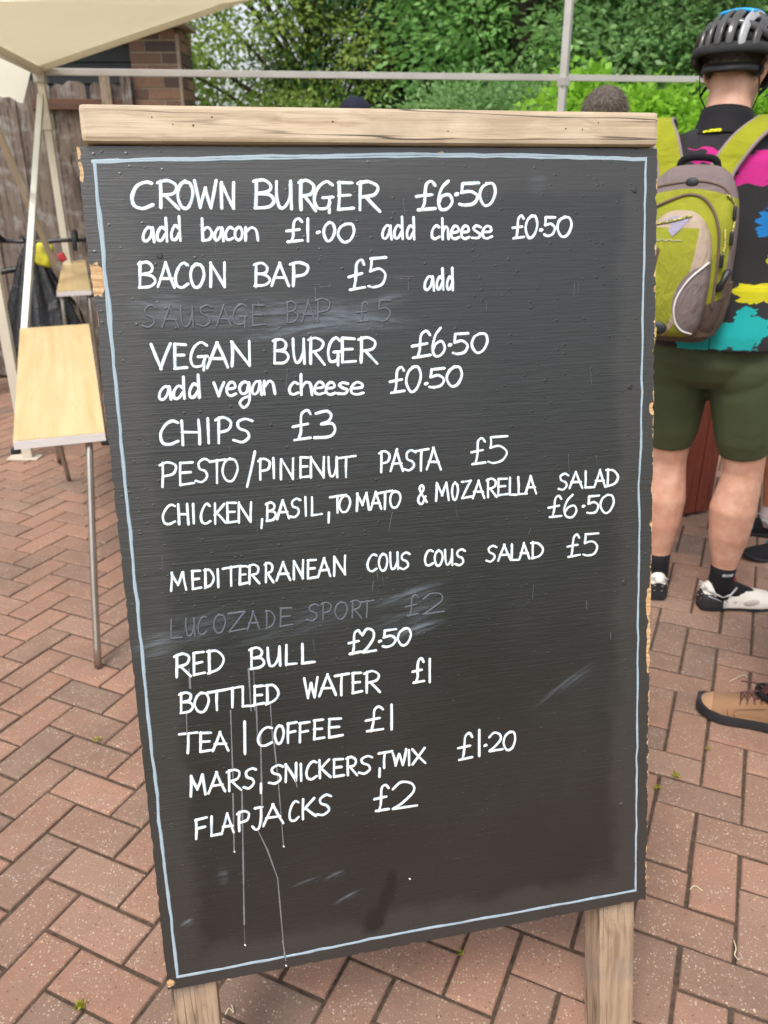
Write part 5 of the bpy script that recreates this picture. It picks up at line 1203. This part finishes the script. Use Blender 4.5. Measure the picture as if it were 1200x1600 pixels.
    s = MB(); s.ell((-.014, yf(-.014,.062,pk_)-.001,.062), (.028,.007,.019), 14, 8); s.build('cord_eyelet', M['blackrubber'], p, local=True, smooth='all')
    s = MB(); y_ = yf(-.014,.062,pk_)-.012; s.tube([(-.014,y_,.065), (-.013,y_-.006,.03), (-.019,y_,-.03), (-.025,y_+.012,-.10)], .0035, 8); s.build('pull_cord', M['yelcord'], p, local=True, smooth='all')
    s = MB(); s.tube([(-.025,y_+.012,-.098), (-.027,y_+.015,-.115)], .006, 8, round_=True); s.tube([(-.0185,y_,-.025), (-.0195,y_,-.040)], .007, 8, round_=True); s.build('cord_end', M['blackplastic'], p, local=True, smooth='all')
    # side mesh pocket
    s = MB(); s.loft([[Vector((math.cos(a)*(hw+.006), -.085+math.sin(a)*.092, z)) for a in np.linspace(-1.25, .9, 14)]+[Vector((math.cos(a)*(hw-.004), -.085+math.sin(a)*.08, z)) for a in np.linspace(.9, -1.25, 14)] for z, hw in ((.03,.115), (.07,.133), (.13,.142), (.185,.143))]); s.build('side_pocket', M['mesh'], o, local=True, smooth=True)
    # straps over the shoulders, handle
    nkl = Jc['neck']; shr, shl = Jc['shr'], Jc['shl']
    for e in (1, -1):
        xs_ = ox+e*(.058 if e > 0 else .078); xn = nkl.x+e*(.120 if e > 0 else .178)
        pts = [(xs_, -.150, 1.430), (xs_+e*.006, -.128, 1.475), ((xs_+xn)/2, -.092, 1.548), (xn, -.03, 1.600), (xn+e*.006, .05, 1.612), (xn+e*.01, .125, 1.570), (xn+e*.012, .172, 1.47), (xn+e*.02, .180, 1.34), (xn+e*.05, .150, 1.20), (xn+e*.085, .02, 1.12), (xs_+e*.09, -.12, 1.06)]
        P = [p-Vector((0,0,lift)) for p in cat(pts, 6)]; rings = []; eds = [[], []]
        for i, pc in enumerate(P):
            d = (P[min(i+1, len(P)-1)]-P[max(i-1, 0)]).normalized(); xv = Vector((1, 0, .0)); xv = (xv-d*xv.dot(d)).normalized(); nv = d.cross(xv)
            w_ = .034 if i < 40 else .012; h_ = .006 if i < 40 else .002
            rings.append([pc+xv*w_*a+nv*h_*b for a, b in ((-1,-.6), (-.9,-1), (.9,-1), (1,-.6), (1,.6), (.9,1), (-.9,1), (-1,.6))]); eds[0].append(pc-xv*w_*.97); eds[1].append(pc+xv*w_*.97)
        s = MB(); s.loft(rings); st = s.build('shoulder_strap', M['lime'], bk, local=True, smooth=True)
        for q in (0, 1):
            s = MB(); s.tube(eds[q][:40], .0065, 8); s.build('strap_binding', M['packgrey'], st, local=True, smooth='all')
    s = MB(); s.tube(cat([(ox-.055, oy-.02,.475), (ox-.045, oy-.028,.51), (ox, oy-.032,.518), (ox+.045, oy-.028,.51), (ox+.055, oy-.02,.475)], 6), (.010, .006), 10); s.build('grab_handle', M['blackfab'], bk, local=True, smooth='all')
    # pale script mark and grey lining showing at the pocket mouth
    s = MB(); 
    for i, (a, b) in enumerate(((-.072,.0), (-.064,.012), (-.056,.002), (-.048,.010), (-.040,.001), (-.030,.009), (-.020,.002), (-.010,.009), (.002,.003), (.014,.007), (.022,.004))):
        if i == 0: pts = []
        pts.append((a-.004, .298+b*.7))
    P = [Vector((q.x, yf(q.x, q.y, pk_)-.0008, q.y)) for q in cat(pts, 4)]; s.tube(P, (.0022, .0008), 6, up=(0,-1,0)); s.build('script_mark', M['piping'], p, local=True, smooth='all')
    s = MB(); vs = [Vector((x, yf(x, z, pk_)-.0022, z)) for x, z in ((-.045,.352), (-.01,.366), (.03,.358), (.005,.325), (-.008,.312))]; s.add(vs, [(0,1,2,3,4)]); s.build('lining_flap', M['lilac'], p, local=True)
    return bk
M['yelcord'] = None
def cordmat():
    m, nt, b = newmat('yellow flecked cord', .6, (.4,.35,.05)); n = noise(nt, co_(nt), 260, 1); setc(nt, b, ramp(nt, n, [(.45, (.03,.028,.02)), (.52, (.50,.45,.10))])); return m
M['yelcord'] = cordmat(); M['lilac'] = fabric('lilac lining', (.30,.27,.36), .7, fold=1)
backpack()

# -- other people
def plaid():
    m, nt, b = newmat('checked shorts', .85, (.4,.4,.5)); v = co_(nt); sp = nd(nt, 'SeparateXYZ', {0: nd(nt, 'Mapping', {'Vector': v, 'Scale': (28,28,28)}).outputs[0]})
    def st(x): return mth(nt, 'GREATER_THAN', mth(nt, 'FRACT', x), .5)
    c = mix(nt, mth(nt, 'MULTIPLY', st(sp.outputs[2]), .6), (.60,.60,.66), (.10,.09,.24)); c = mix(nt, mth(nt, 'MULTIPLY', st(mth(nt, 'ADD', sp.outputs[0], sp.outputs[1])), .55), c, (.11,.10,.25)); setc(nt, b, c); return m
M['plaid'] = plaid()
J1 = stdJ(1.0, hem=.90, bag=.02, ell=V((-.24,-.12,1.16)), elr=V((.24,-.12,1.16)), wrl=V((-.20,-.16,.93)), wrr=V((.20,-.16,.93)), ftl=V((-.1,1,0)).normalized(), ftr=V((.25,.97,0)).normalized())
gp = atZ(1194, 872, 0)
t1, b1, _, J1 = person('person', 'person in lavender checked shorts and black cycling shoes beyond the cyclist, at the right edge', (gp.x+.10, gp.y+.13, 0), math.radians(92), J1, dict(skin=M['skin_tan'], top=M['greyfab'], bottom=M['plaid'], hair=M['hair'], bottomname='shorts'), k=1.0)
for sd in ('l', 'r'):
    an = J1['an'+sd]; d = J1['ft'+sd]; heel = Vector((an.x, an.y, 0))-d*.066; x = Vector((d.y, -d.x, 0))
    s = MB(); s.tube([an-Vector((0,0,.045)), an, an+Vector((0,0,.04)), an+Vector((0,0,.085))], [.045,.044,.043,.043], 20); s.build('sock', M['sockpink'], t1, local=True, smooth='all')
    s = MB(); shoe_upper(s, heel, d, .285, 1.0, 0, .014, 0, 1, .8); o = fuse(s, 'shoe', M['blackfab'], t1, .005, 3)
    s = MB(); sole(s, heel, d, .285, 1., .016, .003, .02); s.build('sole', M['blackrubber'], o, local=True, smooth=True)
    for e in (-1, 1):
        s = MB(); s.tube([heel+d*.01+x*e*.03+Vector((0,0,.085)), heel+d*.06+x*e*.041+Vector((0,0,.062)), heel+d*.11+x*e*.036+Vector((0,0,.082))], .003, 8); s.build('silver_trim', M['silver'], o, local=True, smooth='all')
        s = MB(); s.box(heel+d*.15+x*e*.042+Vector((0,0,.045)), (.022,.006,.020), rot=Matrix.Rotation(math.atan2(d.y, d.x), 3, 'Z')); s.build('teal_buckle', M['teal'], o, local=True, bevel=.002)
# walker whose brown shoe points into the picture at lower right
toe = atZ(1094, 1098, .02); heelp = toe+Vector((.285*.91, -.285*.41, 0)); fdir = (Vector((toe.x, toe.y, 0))-Vector((heelp.x, heelp.y, 0))).normalized()
yaw2 = math.atan2(fdir.y, fdir.x)-PI/2
J2 = stdJ(1.0, hem=2, bag=.02, elr=V((.26,-.10,1.16)), wrr=V((.20,.06,1.30)), wrl=V((-.20,.10,1.28)), ell=V((-.26,-.08,1.16)), anl=V((-.12,-.42,.10)), knl=V((-.11,-.10,.50)), ftl=V((0,1,0)), ftr=V((0,1,0)), anr=V((.105,-.02,.09)))
Rz = Matrix.Rotation(yaw2, 3, 'Z'); offr = Rz @ Vector((.105, -.02-.066, 0)); loc2 = Vector((heelp.x, heelp.y, 0))-offr
# bare ankle: trousers end at mid shin
J2['hem'] = .93
t2, b2, _, J2 = person('person', 'walker in brown lace-up shoe with black sole at the right edge, nearest the camera', (loc2.x, loc2.y, 0), yaw2, J2, dict(skin=M['skin'], top=M['greenfab'], bottom=M['bluefab'], hair=M['hair'], bottomname='shorts'), k=1.0)
def hiking_shoe(t, an, d):
    heel = Vector((an.x, an.y, 0))-d*.066; x = Vector((d.y, -d.x, 0)); L = .292
    s = MB(); shoe_upper(s, heel, d, L, 1.06, 0, .022, 0, 1, 1.14); o = fuse(s, 'shoe', M['tan'], t, .0045, 4)
    s = MB(); shoe_upper(s, heel, d, L, 1.06, .0022, .022, .80, 1, 1.16); fuse(s, 'toe_cap', M['tan2'], o, .004, 3)
    s = MB(); sole(s, heel, d, L, 1.04, .030, .006, .014); s.build('sole', M['blackrubber'], o, local=True, smooth=True)
    s = MB(); c = heel+d*.085; rg = []
    for z, g in ((.088, .000), (.098, .004), (.108, .002), (.106, -.006), (.095, -.008)):
        rg.append([c+d*(.062+g)*math.cos(a)+x*(.040+g)*math.sin(a)+Vector((0,0,z+.012*math.cos(a))) for a in [2*PI*k/24 for k in range(24)]])
    s.loft(rg, False); s.build('collar', M['blackfab'], o, local=True, smooth='all')
    s = MB(); s.tube([heel+d*.135+Vector((0,0,.095)), heel+d*.12+Vector((0,0,.118)), heel+d*.112+Vector((0,0,.135))], (.024, .005), 10, round_=True, up=(0,0,1)); s.build('tongue', M['lace'], o, local=True, smooth='all')
    def surf(t_, q):
        pr = [(.36,.094), (.48,.082), (.62,.066), (.75,.056)]
        for a, b in zip(pr, pr[1:]):
            if a[0] <= t_ <= b[0]: h = a[1]+(b[1]-a[1])*(t_-a[0])/(b[0]-a[0])
        h = .022+(h-.022)*1.14; return heel+d*L*t_+x*q*.041+Vector((0,0,.022+(h-.022)*math.sqrt(max(.05, 1-(q*.86)**2))+.002))
    s = MB()
    ts = [.38, .44, .50, .56, .62]
    for i, tt in enumerate(ts):
        s.tube([surf(tt, q) for q in np.linspace(-.62, .62, 9)], .0028, 8, round_=True)
        if i: 
            for sg in (-1, 1): s.tube([surf(ts[i-1]*(1-u)+tt*u, sg*(.6-1.2*u)) for u in np.linspace(0, 1, 7)], .0026, 8)
    for sg in (-1, 1): p = surf(.40, 0)+Vector((0,0,.008)); s.tube(cat([p, p+x*sg*.018+Vector((0,0,.010)), p+x*sg*.032-d*.008+Vector((0,0,-.004)), p+x*sg*.02-d*.004+Vector((0,0,-.003)), p], 5), .0024, 8); s.tube(cat([p, p+x*sg*.02+d*.03+Vector((0,0,.006)), p+x*sg*.03+d*.07-Vector((0,0,.004))], 5), .0024, 8)
    s.build('lace', M['lace'], o, local=True, smooth='all')
    for tt in ts:
        for sg in (-1, 1): s = MB(); s.ell(surf(tt, sg*.66), (.0045,.0045,.0035), 8, 6); s.build('eyelet', M['stitch'], o, local=True, smooth='all')
    s = MB()
    for sg in (-1, 1):
        def sd_(t_, z): 
            pr = [(0,.024), (.12,.036), (.36,.037), (.48,.040), (.62,.046), (.75,.049), (.86,.044), (.94,.033)]
            for a, b in zip(pr, pr[1:]):
                if a[0] <= t_ <= b[0]: hw = (a[1]+(b[1]-a[1])*(t_-a[0])/(b[0]-a[0]))*1.04
            return heel+d*L*t_+x*sg*(hw*(1-((z-.022)/.07)**2*.32)+.001)+Vector((0,0,z))
        s.tube([sd_(.40,.070), sd_(.55,.062), sd_(.66,.055), sd_(.665,.04), sd_(.64,.026)], .0011, 5); s.tube([sd_(.73,.052), sd_(.72,.04), sd_(.70,.028)], .0011, 5)
    s.build('stitching', M['stitch'], o, local=True, smooth='all')
for sd in ('l', 'r'): hiking_shoe(t2, J2['an'+sd], J2['ft'+sd])
# people behind the board
h3 = atY(950, 137, 3.35); J3 = stdJ(h3.z/1.775)
t3, *_r = person('person', 'person with short greying hair, head top showing above the right end of the board', (h3.x, 3.33, 0), math.radians(8), J3, dict(skin=M['skin'], top=M['greyfab'], bottom=M['bluefab'], hair=M['hair_grey']), voxel=.009); plain_shoes(t3, _r[2], M['blackfab'], M['blackrubber'])
h4 = atY(553, 150, 4.9); J4 = stdJ(h4.z/1.785)
t4, *_r = person('person', 'person in a dark cap whose top just shows above the middle of the board', (h4.x, 4.87, 0), math.radians(-10), dict(J4, hem=2), dict(skin=M['skin'], top=M['navyfab'], bottom=M['blackfab'], hair=M['hair']), voxel=.009); plain_shoes(t4, _r[2], M['blackfab'], M['blackrubber'])
s = MB(); hd4 = J4['head']; s.loft([[hd4+Vector((rx*math.cos(2*PI*a/20), -.008+ry*math.sin(2*PI*a/20), z)) for a in range(20)] for z, rx, ry in ((.035,.088,.108), (.06,.088,.108), (.09,.080,.098), (.115,.058,.072), (.132,.02,.026))]); s.loft([[hd4+Vector((w_*math.cos(PI*a/9), .06+ln*math.sin(PI*a/9), .045+z-.02*math.sin(PI*a/9))) for a in range(10)] for z, w_, ln in ((0,.075,.12), (.006,.075,.12))]); s.build('cap', M['navyfab'], t4, local=True, smooth=True)

# ------------------------------------------------------------------ planting
def crown_pts(c, r, nclump, nleaf, spread, shell=.55):
    c = np.array(c); r = np.array(r); d = NR.normal(size=(nclump, 3)); d /= np.linalg.norm(d, axis=1)[:, None]
    rad = shell+(1-shell)*NR.random(nclump)**.6; K = c+d*r*rad[:, None]
    tk = NR.random(nclump)*.75+.12
    per = max(1, nleaf//nclump); idx = np.repeat(np.arange(nclump), per)
    off = NR.normal(size=(len(idx), 3))*spread*np.array([1, 1, .65]); P = K[idx]+off
    tint = tk[idx]+NR.normal(size=len(idx))*.14+off[:, 2]/spread*.05
    out = off/spread+d[idx]*.8+NR.normal(size=off.shape)*.5; out[:, 2] -= .25
    return K, P, out, tint
def tree(name, label, base, h, crown, mat, nclump, nleaf, spread, leaf=(.09,.03), trunk=.14, limbs=14, group='trees behind the patio', shell=.5, lean=(0,0), droop=0., cat_='tree'):
    t = thing(name, label, cat_, base, 0, group); b = Vector(base)
    cz = crown[0]; cc = Vector((cz[0], cz[1], cz[2]))
    K, P, A, tint = crown_pts(cz, crown[1], nclump, nleaf, spread, shell)
    keep = P[:, 2] > .1; P, A, tint = P[keep], A[keep], tint[keep]
    if droop: A[:, 2] -= droop
    n = len(P); leaf_mesh('crown', P, A, leaf[0]*NR.uniform(.6, 1.3, n), leaf[1]*NR.uniform(.7, 1.2, n), tint, mat, t)
    s = MB(); tp = [Vector((lean[0]*q, lean[1]*q, h*.9*q))+Vector((.06*math.sin(q*7), .05*math.cos(q*5), 0)) for q in np.linspace(0, 1, 8)]
    s.tube(tp, [trunk*(1.15-q*.95) for q in np.linspace(0, 1, 8)], 10)
    order = list(range(len(K))); R.shuffle(order)
    for i in order[:limbs]:
        e = Vector(K[i])-b; q = min(.9, max(.15, (e.z/h)*.75-.05)); a = Vector((lean[0]*q, lean[1]*q, h*.9*q)); m_ = a.lerp(e, .5)+Vector((R.gauss(0, .1), R.gauss(0, .1), R.uniform(0, .25)))
        s.tube(cat([a, m_, e], 5), [trunk*.38*(1-.085*j) for j in range(11)], 7)
    s.build('trunk', M['bark'], t, local=True, smooth='all')
    # crown was made in world space
    t.children[0].data.transform(Matrix.Translation(-b)); return t
tree('ash_tree', 'yellow-green tree with gaps of white sky between its limbs, beside the brick pier', (-1.0, 11.9, 0), 7, ((-1.75, 11.4, 3.9), (2.3, 1.5, 3.0)), M['leaf_pale'], 210, 26000, .20, (.075,.025), .10, 46, shell=.25, lean=(.3,.1))
tree('fir_tree', 'dark green conifer with drooping sprays, tallest behind the middle of the rail', (.05, 12.4, 0), 9, ((.05, 12.3, 4.2), (1.6, 1.4, 4.2)), M['leaf_dark'], 260, 42000, .22, (.17,.016), .2, 30, shell=.3, droop=.9)
tree('broadleaf_tree', 'mid green leafy tree with pale dead twigs behind the right half of the rail', (1.5, 10.2, 0), 7, ((1.75, 10.0, 3.6), (1.55, 1.2, 3.3)), M['leaf_mid'], 190, 46000, .22, (.085,.027), .13, 26)
tree('rowan_tree', 'soft pale green tree with feathery leaves behind the slim grey pole', (3.1, 9.2, 0), 6, ((2.75, 8.9, 3.1), (1.0, .85, 2.3)), M['leaf_soft'], 130, 30000, .19, (.09,.022), .09, 22)
tree('yew_tree', 'olive dark tree left of the cyclist helmet', (4.3, 12.0, 0), 8, ((4.5, 12.0, 3.8), (2.3, 1.5, 4.0)), M['leaf_olive'], 220, 34000, .26, (.12,.03), .2, 26)
tree('fir_tree', 'dark conifer between the fir and the broadleaf tree, partly hidden by both', (1.7, 13.8, 0), 9, ((1.7, 13.8, 4.0), (2.2, 1.2, 4.2)), M['leaf_dark'], 200, 30000, .28, (.18,.02), .2, 20, shell=.3, droop=.7)
tree('hedge_shrub', 'bright lime green leafy shrub below the rail beside the cyclist', (1.95, 7.2, 0), 2.0, ((1.95, 7.1, 1.1), (1.15, .55, 1.06)), M['leaf_lime'], 170, 32000, .12, (.070,.030), .05, 16, None, .55, cat_='shrub')
tree('hedge_shrub', 'lime green shrub behind the cyclist helmet at the right edge', (3.5, 7.5, 0), 2.0, ((3.5, 7.4, 1.1), (1.0, .6, 1.05)), M['leaf_lime'], 130, 18000, .13, (.08,.032), .05, 16, None, .55, cat_='shrub')
tree('laurel_shrub', 'low soft green shrub left of the slim grey pole', (1.2, 8.4, 0), 2.0, ((1.2, 8.4, 1.1), (1.5, .6, 1.15)), M['leaf_soft'], 150, 30000, .15, (.055,.018), .05, 14, None, .5, cat_='shrub')
tree('laurel_shrub', 'low yellow-green shrub right of the brick pier', (-.7, 9.2, 0), 2.0, ((-.9, 9.6, 1.0), (1.2, .6, 1.2)), M['leaf_pale'], 130, 20000, .17, (.055,.018), .05, 14, None, .5, cat_='shrub')
# far wood as one mass
n = 60000; P = np.stack([NR.uniform(-1.0, 14, n), 17+NR.normal(size=n)*.8, NR.uniform(0, 1, n)*(6.5)], 1); P[:, 2] *= np.clip((P[:, 0]+1.6)/2.5, .3, 1)*(.8+.25*np.sin(P[:, 0]*1.7))
tn = .35+.35*np.sin(P[:, 0]*2.3+P[:, 2]*1.7)+NR.normal(size=n)*.15
o = leaf_mesh('woodland', P, NR.normal(size=(n, 3)), NR.uniform(.12, .26, n), NR.uniform(.04, .07, n), tn, M['leaf_olive']); o['kind'] = 'stuff'; o['label'] = 'dark far wood behind the trees'; o['category'] = 'woodland'
# dead twigs
# ------------------------------------------------------------------ small growth on the paving
def weed(px, py, rad, n, label):
    p = atZ(px, py, 0); q = NR.normal(size=(n, 3))*np.array([rad*.5, rad*.5, 0])+np.array([p.x, p.y, .001]); q[:, 2] = NR.uniform(0, .010, n)
    A = NR.normal(size=(n, 3)); A[:, 2] = abs(A[:, 2])*.8; q[:, :2] = (q[:, :2]-[p.x, p.y])*.65+[p.x, p.y]
    o = leaf_mesh('weed', q-np.array([p.x, p.y, 0]), A, NR.uniform(.005, .010, n), NR.uniform(.0012, .0026, n), NR.uniform(.4, 1, n), M['leaf_weed']); o.location = (p.x, p.y, 0); tag(o, label, 'weed', 'weeds growing in the paving joints')
weed(1026, 1232, .012, 40, 'yellow-green weed in a paving joint by the right edge of the board')
weed(1056, 1214, .013, 40, 'flat yellow-green weed right of the board, below the brown shoe')
weed(127, 1573, .012, 60, 'bright green weed in the joint at the lower left corner')
weed(153, 1158, .012, 30, 'tiny weed left of the board below the steel table leg')
weed(718, 1492, .008, 20, 'tiny weed under the bottom edge of the board, left of its right leg')
weed(1105, 1172, .008, 16, 'yellowish moss speck below the toe of the brown shoe')
def straw(pts, label):
    s = MB(); s.tube(cat([atZ(px, py, .003+.004*(i % 2)) for i, (px, py) in enumerate(pts)], 4), .0012, 5); o = s.build('straw', M['straw'], smooth='all'); tag(o, label, 'straw', 'bits of dry straw on the paving')
straw([(1146,1468), (1150,1482), (1148,1492), (1154,1500)], 'curled dry straw in the joint at the lower right')
straw([(1140,1065), (1150,1060), (1163,1055), (1167,1058)], 'pale straw scrap beyond the brown shoe')
straw([(352,1585), (358,1575), (365,1582), (362,1570)], 'dry straw right of the left board leg')
straw([(1078,1390), (1086,1384), (1098,1392)], 'short straw on a paver right of the right board leg')
